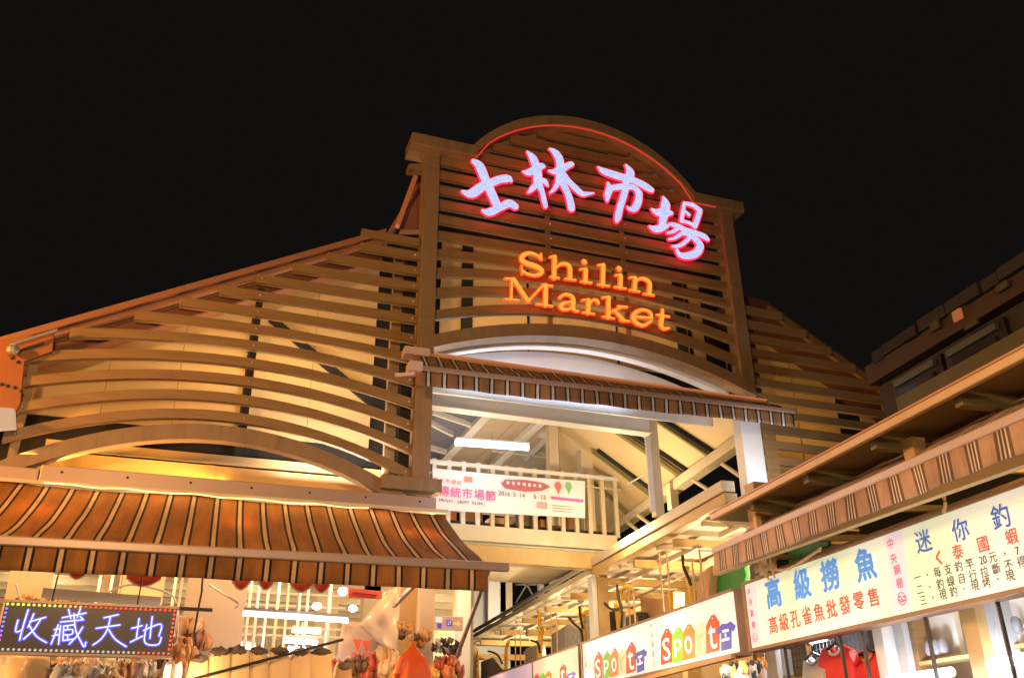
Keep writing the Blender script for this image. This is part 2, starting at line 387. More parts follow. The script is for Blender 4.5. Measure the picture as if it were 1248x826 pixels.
# dark vertical studs and the diagonal brace seen between slats
for x0, x1, z0, z1 in [(0.45, 0.60, 6.6, 9.6)]:
    q = MB(); q.box((x0, YW - 0.07, z0), (x1, YW - 0.004, z1)); q.build('stud', DARK, hall)
q = MB(); q.bar(at(330, 388, YW - 0.1), at(458, 495, YW - 0.1), 0.06, 0.16); q.build('brace', DARK, hall)
for xa in (4.7, 9.95, 10.75):
    q = MB(); q.box((xa, YW - 0.08, 9.6), (xa + 0.24, YW - 0.003, 12.3)); q.build('stud', DARK, hall)
# side studs next to the gate posts
for xa, m_ in ((3.02, BROWN2), (11.22, BROWN2)):
    q = MB(); q.box((xa, 15.36, 5.9), (xa + 0.2, 15.5, 10.9)); bevel(q.build('stud', m_, hall))
# horizontal framing of the lower lunette
q = MB(); q.box((-2.6, 15.75, 5.75), (3.2, 15.8, 6.28)); q.build('wall_panel', mat('amber board', (0.62, 0.40, 0.16), 0.5, 0, 0.08, 1.0), hall)
q = MB(); q.box((-2.6, 16.0, 6.40), (3.2, 16.05, 6.56)); q.build('wall_panel', WALLP, hall)
q = MB(); q.box((0.0, 15.70, 5.76), (0.16, 15.745, 6.27)); q.build('stud', OCHRE, hall)
# roof: left slope (fascia, soffit), dormer cheek, right slope
def slope(xa, za, xb, zb, Y0, Y1, t, m_):
    q = MB(); q.prism([(xa, Y0, za), (xb, Y0, zb), (xb, Y0, zb - t), (xa, Y0, za - t)], (0, Y1 - Y0, 0)); return q
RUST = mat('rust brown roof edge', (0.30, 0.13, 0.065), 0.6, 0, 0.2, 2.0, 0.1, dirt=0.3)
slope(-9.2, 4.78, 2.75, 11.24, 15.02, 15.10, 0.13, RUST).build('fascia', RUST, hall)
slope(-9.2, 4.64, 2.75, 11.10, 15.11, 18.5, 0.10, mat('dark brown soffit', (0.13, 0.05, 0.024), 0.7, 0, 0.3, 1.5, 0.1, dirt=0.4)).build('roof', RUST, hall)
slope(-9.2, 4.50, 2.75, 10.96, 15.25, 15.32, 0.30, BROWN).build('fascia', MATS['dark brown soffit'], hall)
slope(2.78, 11.25, 3.42, 12.75, 15.4, 18.5, 0.16, RUST).build('roof', RUST, hall)
q = MB(); q.bar(at(484, 276, 15.45), at(506, 216, 15.45), 0.10, 0.14, (0, 1, 0)); q.build('gutter', mat('salmon gutter', (0.62, 0.25, 0.13), 0.5), hall)
q = MB(); q.prism([at(488, 280, 15.7), at(514, 280, 15.7), at(514, 222, 15.7), at(508, 222, 15.7)], (0, 0.2, 0)); q.build('dormer_wall', RUST, hall)
q = MB(); q.bar(at(497, 207, 15.5), at(520, 206, 15.5), 0.3, 0.1); q.build('dormer_cap', BROWN, hall)
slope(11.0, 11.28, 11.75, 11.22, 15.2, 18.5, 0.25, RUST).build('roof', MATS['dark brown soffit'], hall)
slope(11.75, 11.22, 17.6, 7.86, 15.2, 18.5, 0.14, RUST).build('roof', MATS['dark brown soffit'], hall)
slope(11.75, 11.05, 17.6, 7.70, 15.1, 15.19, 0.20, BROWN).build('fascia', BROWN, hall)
# centre: white arched ring and white lit panel above the entrance
def arc(xc, half, ze, b, xs): return [(x_, ze + b * (1 - ((x_ - xc) / half) ** 2)) for x_ in xs]
def lin(a, b, n): return [a + (b - a) * i / n for i in range(n + 1)]
xs = lin(3.95, 10.55, 28)
tp = arc(7.2, 3.4, 8.86, 0.66, xs); bt = arc(7.2, 3.4, 8.70, 0.66, xs)
q = MB(); q.ribbon([(x_, 15.36, z_) for x_, z_ in tp], [(x_, 15.36, z_) for x_, z_ in bt], (0, 0.20, 0)); q.build('arch_lining', WHITE, hall, smooth=True)
tp = arc(7.2, 3.8, 8.72, 0.84, xs)
q = MB(); q.ribbon([(x_, YW - 0.2, z_) for x_, z_ in tp], [(x_, YW - 0.2, 8.3) for x_ in xs], (0, 0.06, 0)); q.build('wall_panel', WHITE, hall)
# grey-brown beam over the left awning
q = MB(); q.box((-2.4, 14.86, 5.52), (3.9, 15.16, 5.80)); bevel(q.build('beam', PINKM, hall), 0.015)
q = MB(); q.box((-9.0, 14.9, 5.5), (-2.42, 15.2, 5.74)); bevel(q.build('beam', PINKM, hall), 0.015)
for k in range(7):
    q = MB(); q.blob((-2.1 + k * 0.95, 14.855, 5.70), 0.02, 0.012, 0.02, 8, 4); q.build('bolt', BLACKM, hall)
# end box of the arch beside the gate post
q = MB(); q.box((2.9, 14.8, 5.88), (3.98, 15.1, 6.12)); bevel(q.build('beam', BROWN2, hall), 0.01)

# ================================================================== LEFT SLATTED SCREEN
def slat_poly(x0, x1, xc, half, ze, b, h, Y, depth, name, m, parent, n=20):
    xs_ = lin(x0, x1, n if b > 0.001 else 1)
    tp_ = arc(xc, half, ze, b, xs_); q = MB()
    q.ribbon([(x_, Y, z_) for x_, z_ in tp_], [(x_, Y, z_ - h) for x_, z_ in tp_], (0, depth, 0))
    return bevel(q.build(name, m, parent), 0.008)
ls = thing('slatted_screen', 'left wing screen of brown slats arching over the striped awning', 'screen', (0.2, 15, 5.5))
ends = [(10.82, 2.26, 0), (10.47, 1.64, 0), (10.12, 1.02, 0), (9.77, 0.40, 0), (9.40, -0.21, 0.02), (8.98, -0.84, 0.10), (8.56, -1.52, 0.18), (8.10, -2.45, 0.31), (7.66, -3.05, 0.41), (7.22, -3.05, 0.50), (6.77, -3.05, 0.60), (6.30, -3.05, 0.73)]
for ze, xl, b in ends:
    slat_poly(xl, 3.46, 0.2, 3.26, ze, b, 0.175, 15.0 + random.uniform(-.004, .004), 0.12, 'slat', BROWN, ls)
slat_poly(-3.4, 3.4, 0.2, 3.26, 5.78, 0.97, 0.27, 14.93, 0.22, 'arch_beam', BROWN2, ls, 30)
slat_poly(2.26, 3.44, 0.2, 3.26, 11.13, 0, 0.17, 15.0, 0.12, 'slat', BROWN, ls)
for xa, zb, zt in ((-2.95, 5.9, 8.0), (0.45, 6.7, 9.55)):
    q = MB(); q.box((xa, 15.13, zb), (xa + 0.12, 15.22, zt)); q.build('post', BROWN2 if xa < 0 else DARK, ls)
q = MB(); q.box((3.26, 15.3, 5.6), (3.46, 15.34, 11.0)); q.build('dark_gap', DARK, ls)  # dark sheet standing in for the black gap beside the gate post
# ================================================================== RIGHT SLATTED SCREEN
rs = thing('slatted_screen', 'right wing screen of dark brown slats under the sloping roof edge', 'screen', (13, 15, 5.0))
for k in range(16):
    ze = 10.86 - 0.352 * k; xr = min(11.75 + (11.0 - ze) / 0.575, 16.5)
    slat_poly(11.0, xr, 14.2, 3.2, ze, 0, 0.175, 15.0 + random.uniform(-.004, .004), 0.12, 'slat', BROWN, rs)
q = MB(); q.box((14.55, 15.13, 4.5), (14.85, 15.22, 9.0)); q.build('post', BROWN2, rs)

# ================================================================== GATE SIGN
gate = thing('gate_sign_frame', 'tall slatted gate frame with arched top carrying the neon market name', 'gate', (7.2, 15, 6.2))
GY = 14.9
for x0, x1, xb in ((3.46, 3.78, 0.0), (10.62, 10.94, 0.0)):
    q = MB(); q.box((x0, GY, 5.95 if x0 < 5 else 8.72), (x1, GY + 0.34, 13.27)); bevel(q.build('post', BROWN2, gate), 0.012)
# cap with arch
R = 0
capx = lin(4.46, 9.90, 30)
hc = (9.90 - 4.46) / 2; rise = 1.42; Rr_ = (hc * hc + rise * rise) / (2 * rise); zc = 13.53 + rise - Rr_
def capz(x_, r): return zc + math.sqrt(max(r * r - (x_ - 7.18) ** 2, 0))
q = MB(); q.ribbon([(x_, GY - 0.16, capz(x_, Rr_)) for x_ in capx], [(x_ if 0.1 < i < 29.9 else x_, GY - 0.16, capz(x_, Rr_) - 0.26) for i, x_ in enumerate(capx)], (0, 0.62, 0))
bevel(q.build('arched_cap', BROWN2, gate), 0.015)
for a, b_ in ((3.12, 4.56), (9.80, 11.17)):
    q = MB(); q.box((a, GY - 0.17, 13.25), (b_, GY + 0.47, 13.53)); bevel(q.build('cap_beam', BROWN2, gate), 0.015)
NEONR = glow('red neon tube', (1.0, 0.05, 0.025), 0.75)
q = MB()
pth = [(4.54, 13.24)] + [(x_, capz(x_, Rr_) - 0.28) for x_ in capx[2:-2]] + [(9.80, 13.24), (10.4, 13.24)]
q.tube([(a, GY - 0.13, b_) for a, b_ in pth], 0.017, 6); q.build('neon_tube', NEONR, gate, smooth=True)
# slats
zsl = [(13.26, 0), (12.90, 0), (12.53, 0), (12.17, 0), (11.80, 0), (11.40, .06), (10.96, .16), (10.52, .30), (10.06, .42), (9.56, .55)]
for ze, b in zsl:
    slat_poly(3.78, 10.62, 7.2, 3.42, ze, b, 0.205, 15.0 + random.uniform(-.004, .004), 0.12, 'slat', BROWN, gate, 26)
for ze in (13.60, 13.94, 14.28, 14.62):
    dx = math.sqrt(max((Rr_ - 0.12) ** 2 - (ze - zc) ** 2, 0)) 
    slat_poly(7.2 - min(dx, 3.3), 7.2 + min(dx, 3.3), 7.2, 3.42, ze, 0, 0.215, 15.0 + random.uniform(-.004, .004), 0.12, 'slat', BROWN, gate)
slat_poly(3.5, 10.9, 7.2, 3.42, 8.98, 0.66, 0.27, 14.86, 0.34, 'arch_beam', BROWN2, gate, 34)
for xa in (6.25, 8.05):
    q = MB(); q.box((xa, 15.13, 9.6), (xa + 0.09, 15.2, 14.4)); q.build('mullion', BROWN2, gate)
bolt_me = None
for xa in (6.295, 8.095):
    for ze, b in zsl:
        zz = ze + b * (1 - ((xa - 7.2) / 3.42) ** 2) - 0.10
        if bolt_me is None:
            q = MB(); q.blob((xa, 14.995, zz), 0.022, 0.014, 0.022, 8, 5); o = q.build('bolt', SILVER, gate); bolt_me = o.data
        else:
            o = bpy.data.objects.new('bolt', bolt_me); COL.objects.link(o); o.parent = gate; o.location = V((xa, 14.995, zz)) - V(gate.location)
for par, xx in ((ls, 0.51), (ls, 3.36), (ls, -2.89)):
    for ze, xl, b in ends:
        if xl < xx:
            o = bpy.data.objects.new('bolt', bolt_me); COL.objects.link(o); o.parent = par; o.location = V((xx, 14.995, ze + b * (1 - ((xx - 0.2) / 3.26) ** 2) - 0.085)) - V(par.location)
for x_, z_ in ((3.62, 13.0), (10.78, 13.0), (3.62, 11.2), (10.78, 11.2), (3.62, 9.2), (10.78, 9.4)):
    q = MB(); q.box((x_ - 0.13, GY - 0.012, z_ - 0.09), (x_ + 0.13, GY + 0.01, z_ + 0.09)); bevel(q.build('joint_plate', BROWN2, gate), 0.006)
for k_, (p0_, p1_) in enumerate((((6.3, 13.1), (6.5, 14.1)), ((8.1, 12.6), (8.3, 13.7)))):
    q = MB(); q.tube([(p0_[0], 14.96, p0_[1]), ((p0_[0] + p1_[0]) / 2 + .05, 14.9, (p0_[1] + p1_[1]) / 2), (p1_[0], 14.96, p1_[1])], 0.012, 5); q.build('sign_cable', BLACKM, gate)
# ------------------------------------------------------------------ neon characters
SG = FY(14.72)
FACE = glow('white-blue led face', (0.94, 0.98, 1.0), 1.0, (0.48, 0.58, 1.0), 30)
EDGE = glow('pink red neon edge', (1.0, 0.022, 0.07), 2.0)
A = (7.341, (555, 170)); B = (6.353, (710, 190))
CH = [
 ('士', 'neon character with two crossbars, leftmost of the four', A, [
  [(165,200,22),(215,240,38),(265,360,38),(320,480,38),(375,600,36)],
  [(65,470,14),(140,490,38),(230,430,38),(310,395,34),(400,360,32),(470,355,34),(495,370,16)],
  [(245,640,14),(300,655,34),(400,610,30),(480,575,34),(530,600,32)]]),
 ('林', 'neon character of two tree shapes, second from the left', A, [
  [(645,115,10),(690,165,32),(715,230,34),(735,300,34),(735,380,36),(770,460,22),(790,540,22),(805,600,18)],
  [(605,290,8),(650,300,28),(710,275,30),(770,240,26),(790,245,14)],
  [(735,390,30),(700,430,24),(665,465,16),(650,475,10)], [(765,360,10),(790,375,24),(815,405,16),(828,420,6)],
  [(845,90,10),(890,120,28),(925,175,34),(935,240,32),(935,300,36),(960,400,30),(1000,480,28),(1025,560,30),(1035,620,30)],
  [(835,285,8),(880,295,22),(935,275,34),(990,245,26),(1035,225,22)],
  [(930,330,32),(910,400,22),(880,450,16),(845,480,8)],
  [(960,320,30),(1010,380,26),(1070,440,28),(1130,490,24),(1180,490,14),(1235,485,5)]]),
 ('市', 'neon character with a roof stroke and a long central stem, third from the left', B, [
  [(120,90,6),(160,120,24),(230,145,28),(310,170,28),(400,195,26),(480,235,28),(530,265,22)],
  [(335,75,8),(365,120,28),(365,160,30)], [(195,215,10),(205,260,24),(190,310,22),(190,350,10)],
  [(205,255,20),(270,245,22),(330,240,22),(400,250,20),(430,290,24)],
  [(435,290,24),(430,350,26),(400,410,26),(360,415,12),(345,395,6)],
  [(330,170,24),(330,250,24),(310,330,24),(285,410,24),(270,480,24),(262,508,14)]]),
 ('場', 'most intricate neon character, rightmost and lowest of the four', B, [
  [(625,325,10),(640,370,32),(635,430,34),(620,500,28),(615,550,26)], [(535,415,8),(575,440,26),(640,440,34),(685,445,16)],
  [(520,550,10),(560,570,26),(610,560,26),(655,545,14)],
  [(785,365,9),(775,430,15),(762,510,13)], [(785,370,12),(850,385,16),(905,425,20)], [(905,430,18),(885,490,20),(865,550,18)],
  [(765,510,12),(815,520,12),(860,545,12)], [(795,435,8),(820,460,12)],
  [(670,530,10),(720,545,20),(800,580,20),(880,605,20),(940,630,22),(965,650,14)],
  [(735,560,18),(700,590,13),(655,600,9)],
  [(665,650,8),(710,640,12),(770,605,16),(830,620,18),(890,670,25),(905,710,28),(870,760,30),(800,780,26),(750,770,20),(725,735,12)],
  [(830,630,16),(780,680,15),(730,705,13),(690,705,8)]])]
for ch, lab, (zf, o0), strokes in CH:
    c = SG.pt(o0[0] + strokes[0][0][0] / zf, o0[1] + strokes[0][0][1] / zf)
    t = thing('neon_character', lab, 'neon sign', c, 'neon characters across the gate')
    fb, eb = MB(), MB()
    for k, st in enumerate(strokes):
        stroke(fb, SG, st, -2.5, 0.03 + k * 0.0017, 0.03, zf, o0, rs=0.92)
        stroke(eb, SG, st, 6, 0.0 + k * 0.0017, 0.03, zf, o0, rs=0.97)
    eb.build('neon_outline', EDGE, t); fb.build('led_face', FACE, t)
    lamp('neon_glow', (c.x + 0.5, 14.45, c.z - 0.5), 3.5, (1.0, 0.08, 0.30), 0.3)
# ------------------------------------------------------------------ English words
LF = glow('amber led face', (1.0, 0.52, 0.09), 1.1, (1.0, 0.36, 0.04), 45)
LE = glow('orange neon edge', (1.0, 0.05, 0.003), 2.2)
Cz = (5.426, (600, 290))
WORDS = [('Shilin', 'orange serif neon word Shilin, upper of the two lines', [
 [[(318,140,5),(300,118,7),(250,100,9),(205,115,12),(195,145,14),(230,170,15),(290,190,15),(325,215,14),(315,240,10),(270,248,7),(220,232,7),(198,215,5)],[(322,105,4),(325,145,4)],[(192,185,4),(197,240,4)]],
 [[(412,125,12),(408,265,12)],[(382,127,5),(412,122,6)],[(385,258,5),(440,266,5)],[(420,200,5),(450,175,8),(490,175,10),(512,200,12),(512,270,12)],[(480,272,5),(550,280,5)]],
 [[(607,157,14),(610,161,14)],[(618,210,12),(615,290,12)],[(582,208,5),(618,205,5)],[(585,288,5),(655,298,5)]],
 [[(733,180,12),(730,312,12)],[(700,180,5),(735,178,5)],[(698,308,5),(772,318,5)]],
 [[(837,202,14),(840,206,14)],[(848,250,12),(846,328,12)],[(815,248,5),(848,244,5)],[(808,325,5),(882,335,5)]],
 [[(945,268,12),(940,345,12)],[(908,262,5),(945,260,5)],[(908,345,5),(972,355,5)],[(950,285,5),(985,268,8),(1020,280,11),(1040,305,12),(1035,368,12)],[(1000,370,5),(1068,380,5)]]]),
 ('Market', 'orange serif neon word Market, lower of the two lines', [
 [[(128,275,6),(125,405,6)],[(85,268,5),(140,270,5)],[(85,405,5),(170,412,5)],[(140,275,12),(235,418,13)],[(240,415,6),(335,315,6)],[(352,315,13),(350,445,13)],[(330,310,5),(395,320,5)],[(292,438,5),(395,452,5)]],
 [[(445,395,8),(475,375,8),(515,380,10),(535,405,12),(532,460,12),(550,482,8),(572,482,4)],[(530,420,5),(475,432,9),(450,452,12),(470,472,9),(510,470,6),(532,448,5)]],
 [[(637,412,12),(632,495,12)],[(595,412,5),(637,406,5)],[(597,492,5),(672,502,5)],[(642,440,5),(665,412,7),(690,415,10),(700,430,9)]],
 [[(768,395,12),(765,525,12)],[(728,395,5),(768,390,5)],[(732,520,5),(805,532,5)],[(775,495,5),(860,455,6)],[(830,452,5),(890,458,5)],[(805,480,8),(865,545,12)],[(845,545,5),(905,552,5)]],
 [[(930,520,6),(1050,530,6)],[(1052,530,8),(1045,495,9),(1000,475,8),(950,490,11),(930,525,13),(950,560,12),(1000,578,9),(1050,550,6)]],
 [[(1125,475,7),(1122,520,12),(1115,575,12),(1135,600,9),(1168,595,5)],[(1088,508,5),(1168,520,5)]]])]
for wd, lab, letters in WORDS:
    s0 = letters[0][0][0]; t = thing('neon_word', lab, 'neon sign', SG.pt(600 + s0[0] / 5.426, 290 + s0[1] / 5.426), 'English neon words on the gate')
    for L_ in letters:
        fb, eb = MB(), MB()
        for k, st in enumerate(L_):
            stroke(fb, SG, st, -1.6, 0.03 + k * 0.0017, 0.03, *Cz); stroke(eb, SG, st, 3.6, k * 0.0017, 0.03, *Cz)
        e = eb.build('letter', LE, t); fb.build('letter_face', LF, e)

# ================================================================== AWNINGS
def awning(name, label, loc, tA, tB, bA, bB, sag, vh, period, m, m_bar, barh=0.10, cass=None, extend=(0.05, 0.3), uoff=0.0, out=(0, -1, 0), nseg=40, parts_arm=True, ripple=0.0):
    t = thing(name, label, 'awning', loc)
    tA, tB, bA, bB = map(V, (tA, tB, bA, bB)); Lw = (bB - bA).length; out = V(out)
    def fn(u, v):
        a = tA.lerp(tB, u); b = bA.lerp(bB, u); p = a.lerp(b, v)
        p.z -= sag * 4 * v * (1 - v) * (1 - 0.25 * v) + ripple * math.sin(u * Lw * 5.1) * v * (1 - v)
        p.z += 0.02 * math.sin(u * Lw * 2.3 + 4 * v) + 0.012 * math.sin(u * Lw * 9.7 - 11 * v + math.sin(u * 30)) * (0.3 + v); return p
    q = MB(); q.grid(fn, nseg, 14, lambda u, v: (u * Lw + uoff, v * 2)); f = q.build('fabric', m, t, smooth=True)
    sm = f.modifiers.new('thick', 'SOLIDIFY'); sm.thickness = 0.006
    ax = (bB - bA).normalized()
    q = MB(); q.bar(bA - ax * extend[0], bB + ax * extend[1], 0.09, barh); bevel(q.build('front_bar', m_bar, t), 0.02)
    def vf(u, v):
        p = bA.lerp(bB, u) + out * 0.01; p.z -= barh * 0.4 + vh * v; p += out * (0.015 * math.sin(u * Lw * 7.0 + 1) + 0.02 * math.sin(u * Lw * 2.3)) * v
        return p
    q = MB(); q.grid(vf, nseg * 2, 4, lambda u, v: (u * Lw + uoff, 3 + v * vh)); f = q.build('valance', m, t, smooth=True)
    sm = f.modifiers.new('thick', 'SOLIDIFY'); sm.thickness = 0.004
    return t, ax
BRN = hexc(205, 110, 45); NAVY = (0.03, 0.028, 0.035); TAN = hexc(225, 165, 110)
M1 = stripes('orange brown striped canvas', [(0, (0.50, 0.225, 0.062)), (0.62, NAVY), (0.71, (0.82, 0.58, 0.34)), (0.86, NAVY), (0.95, (0.50, 0.225, 0.062))], 0.355, rough=0.9, trans=0.42)
aw1, ax = awning('striped_awning', 'wide orange and navy striped awning across the stall at lower left', (0, 12.3, 4), (-3.6, 14.84, 5.44), (4.05, 14.84, 5.5), (-3.6, 12.3, 4.07), (4.02, 12.3, 4.13), 0.10, 0.30, 0.355, M1, PINKM, 0.125, extend=(0.3, 0.32), ripple=0.02)
q = MB(); q.bar((-3.6, 14.84, 5.49), (4.1, 14.84, 5.55), 0.1, 0.06); q.build('cassette', CREAM, aw1)
for xa in (3.95,):
    q = MB(); q.bar((xa + 0.1, 12.35, 4.1), (xa + 0.25, 14.6, 3.0), 0.05, 0.05); q.build('arm', PINKM, aw1)
q = MB(); q.bar((3.2, 12.4, 4.08), (3.2, 14.7, 3.9), 0.06, 0.06); q.build('arm', PINKM, aw1)
q = MB(); q.tube([(-2.3 + k * 0.2, 14.775 + 0.01 * math.sin(k * 2.1), 5.485 + 0.012 * math.sin(k * 1.3)) for k in range(26)], 0.011, 6); q.build('rope_light', glow('warm rope light', (1.0, 0.60, 0.22), 2.5), aw1)
lamp('rope_glow', (0.4, 14.62, 5.66), 26, AMBER, kind='AREA', size=(5.5, 0.06), target=(0.4, 14.0, 4.9))

M2 = stripes('brown and grey striped canvas', [(0, (0.30, 0.155, 0.065)), (0.56, NAVY), (0.68, (0.62, 0.58, 0.54)), (0.84, NAVY), (0.95, (0.30, 0.155, 0.065))], 0.30)
cA, cB = at(500, 430, 14.62), at(912, 487.5, 14.62); fA, fB = at(507, 448, 14.25), at(966, 501, 14.25)
cB2 = cA.lerp(cB, 1.05)
aw2, ax = awning('striped_awning', 'narrow rolled up brown striped awning under the gate arch', (7, 14.4, 8), cA, cB2, fA, fB, 0.0, 0.30, 0.30, M2, PINKM, 0.10, extend=(0.0, 0.05))
q = MB(); q.bar(cA - ax * 0.05, cB2 + ax * 0.1, 0.1, 0.085); bevel(q.build('cassette', mat('copper cassette', (0.72, 0.42, 0.22), 0.35, 0.3), aw2), 0.015)
q = MB(); q.tube([cA + V((0.45, -0.07, 0.03)), cB2 + V((0.05, -0.07, 0.03))], 0.016, 6); q.build('cassette_glint', glow('orange cassette glint', (1.0, 0.32, 0.14), 0.5), aw2)  # no lamp: glowing tube added as the lit orange edge of the cassette
for d in (0.0,):
    q = MB(); q.box(tuple(cA + V((-0.12, -0.1, -0.06))), tuple(cA + V((0.35, 0.2, 0.09)))); q.build('bracket', PINKW, aw2)
    q = MB(); q.box(tuple(fA + V((-0.14, -0.1, -0.09))), tuple(fA + V((0.1, 0.2, 0.09)))); q.build('bracket', PINKW, aw2)
q = MB(); q.bar(fA + V((-0.35, 0.1, -0.15)), fA + V((-0.02, 0.0, -0.12)), 0.06, 0.05); q.build('bracket', PINKW, aw2)

M3 = stripes('peach and brown striped canvas', [(0, (0.60, 0.37, 0.24)), (0.46, (0.20, 0.115, 0.07)), (0.56, (0.88, 0.72, 0.60)), (0.61, (0.16, 0.09, 0.055)), (0.68, (0.88, 0.72, 0.60)), (0.73, (0.16, 0.09, 0.055)), (0.80, (0.88, 0.72, 0.60)), (0.85, (0.20, 0.115, 0.07)), (0.95, (0.60, 0.37, 0.24))], 0.44)
NA = 7.2
b0 = row(870, 671, NA); b1 = row(1262, 506, NA)
sA, _, zA = sn(b0); sB, _, zB = sn(b1)
awr, ax = awning('striped_awning', 'peach and brown striped awning above the fish stall signboard', (6, 9, 4), rp(sA, NA + 1.5, zA + 0.86), rp(sB - 1.5, NA + 1.5, zA + 0.86), b0, rp(sB - 1.5, NA, (zA + zB) / 2), 0.03, 0.33, 0.44, M3, PINKW, 0.105, extend=(0.0, 0.0), out=-N, ripple=0.03)

# ================================================================== long beam A in front of the right row
q = MB(); NB = 7.35
a0 = row(868, 631, NB); a1 = row(1248, 432, NB); a1 = a0.lerp(a1, 1.35)
bmA = q.bar(a0, a1, 0.10, 0.105).build('gutter_beam', mat('salmon ochre beam', (0.74, 0.50, 0.28), 0.4, 0, 0.15, 3.0, 0.05, dirt=0.3)); bevel(bmA, 0.02)
tag(bmA, 'long warm lit eave beam running diagonally above the peach awning', 'beam')
q = MB(); q.bar(a0 + UP * 0.068 - N * 0.02, a1 + UP * 0.068 - N * 0.02, 0.06, 0.026); q.build('lip', mat('salmon trim', (0.55, 0.28, 0.17), 0.4), bmA)

# ================================================================== steel canopy B/C over the inner row
NC = 8.3
can = thing('steel_canopy', 'cream steel canopy frame over the inner row of signboards', 'canopy', rp(24, 9.5, 0))
zB_ = row(897, 584, NC).z; s_end = sn(row(752, 672, NC))[0]
zE = 1.6 + NC * 0.556
q = MB(); q.rbox(14.9, 22.4, NC - 0.02, NC + 0.25, zE - 0.22, zE - 0.02); bevel(q.build('edge_beam', OCHRE, can), 0.015)
q = MB(); q.rbox(14.9, 22.4, NC - 0.06, NC + 0.22, zE + 0.0, zE + 0.22); bevel(q.build('edge_beam', CREAM, can), 0.015)
q = MB(); q.rbox(22.5, 38.5, NC - 0.02, NC + 0.25, zE - 0.16, zE + 0.0); bevel(q.build('edge_beam', CREAM, can), 0.015)
q = MB(); q.tube([rp(22.5, NC - 0.06, zE + 0.08), rp(38.5, NC - 0.06, zE + 0.08)], 0.07, 10); q.build('gutter_pipe', SILVER, can, smooth=True)
for s_ in (22.45, 37.8, 30.1):
    if s_ == 30.1: continue
    q = MB(); q.rbox(s_, s_ + 0.34, NC, NC + 0.14, 0, zE - 0.22); bevel(q.build('post', WHITE, can), 0.012)
    q = MB(); q.rbox(s_, s_ + 0.34, NC + 0.15, NC + 0.45, 0, zE - 0.23); bevel(q.build('post', OCHRE, can), 0.012)
for s_ in (15.5, 17.8, 20.1, 22.5, 24.9, 27.4, 30.0, 33.0, 36.2):
    q = MB(); q.rbox(s_, s_ + 0.14, NC + 0.26, 13.2, zE - 0.42, zE - 0.24); q.build('cross_beam', OCHRE, can)
    q = MB(); q.rbox(s_ + 0.9, s_ + 1.02, NC + 0.26, 13.2, zE - 0.30, zE - 0.20); q.build('cross_beam', CREAM, can)
for n_ in (9.2, 10.3, 11.4, 12.5):
    for s_ in (14.9, 17.95, 20.25, 22.65, 25.05, 27.6, 30.2, 33.2):
        q = MB(); q.rbox(s_, s_ + 2.1, n_, n_ + 0.1, zE - 0.38, zE - 0.26); q.build('joist', CREAM, can)
for s_ in lin(14.9, 39, 24)[:-1]:
    q = MB(); q.rbox(s_ + 0.01, s_ + 0.98, NC + 0.3, 13.2, zE - 0.15, zE - 0.12); q.build('deck_panel', mat('corrugated deck', (0.52, 0.45, 0.36), 0.6, 0, 0.2, 8, 0.2, stretch=(8, 0.5, 1)), can)
# inner portal frames
for s_ in (22.6, 30.2, 37.9):
    q = MB(); q.rbox(s_, s_ + 0.3, 10.9, 11.3, 0, zE - 0.42); q.build('post', OCHRE, can)
    q = MB(); q.rbox(s_, s_ + 0.25, NC + 0.46, 10.9, zE - 0.80, zE - 0.58); q.build('portal_beam', OCHRE, can)

# ================================================================== signboards of the right row
NS = 8.0
SP = RN(NS)
def sboard(name, label, cat, px_tl, px_tr, px_br, px_bl, face, ext=None, group=None, frame=None):
    sL, _, zT = sn(SP.pt(*px_tl)); sR, _, zT2 = sn(SP.pt(*px_tr)); _, _, zBt = sn(SP.pt(*px_bl)); _, _, zBr = sn(SP.pt(*px_br))
    zT = (zT + zT2) / 2; zBt = (zBt + zBr) / 2
    if ext is not None: sR = ext
    frame = frame or mat('brown sign frame', (0.34, 0.20, 0.12), 0.5, 0.2)
    t = thing(name, label, cat, rp((sL + sR) / 2, NS, zBt), group)
    q = MB(); q.rbox(sR, sL, NS + 0.01, NS + 0.22, zBt, zT); q.build('sign_box', frame, t)
    q = MB(); q.rbox(sR, sL, NS - 0.004, NS + 0.008, zBt, zT); q.build('face', face, t)
    for (s0_, s1_, z0_, z1_) in ((sR, sL, zT + 0.002, zT + 0.05), (sR, sL, zBt - 0.06, zBt - 0.002), (sL + 0.002, sL + 0.09, zBt - 0.06, zT + 0.05)):
        q = MB(); q.rbox(s0_, s1_, NS - 0.03, NS + 0.24, z0_, z1_); bevel(q.build('frame', frame, t), 0.008)
    return t, sL, sR, zBt, zT
def lightbox(name, cols, strength, scale=0.6, soft=0.5):
    m = bpy.data.materials.new(name); m.use_nodes = True; nt = m.node_tree; b = nt.nodes['Principled BSDF']
    tc = nt.nodes.new('ShaderNodeTexCoord'); nz = nt.nodes.new('ShaderNodeTexNoise'); nz.inputs['Scale'].default_value = scale; nz.inputs['Detail'].default_value = 1
    nt.links.new(tc.outputs['Object'], nz.inputs['Vector']); cr = nt.nodes.new('ShaderNodeValToRGB')
    cr.color_ramp.elements[0].position = 0.38; cr.color_ramp.elements[1].position = 0.62
    cr.color_ramp.elements[0].color = tuple(cols[0]) + (1,); cr.color_ramp.elements[1].color = tuple(cols[1]) + (1,)
    nt.links.new(nz.outputs['Fac'], cr.inputs[0]); nt.links.new(cr.outputs[0], b.inputs['Base Color']); nt.links.new(cr.outputs[0], b.inputs['Emission Color'])
    b.inputs['Emission Strength'].default_value = strength; b.inputs['Roughness'].default_value = 0.25
    MATS[name] = m; return m
def ink(name, col, e=0.25): return mat(name, col, 0.5, 0, 0.04, 5, emit=col, estr=e)
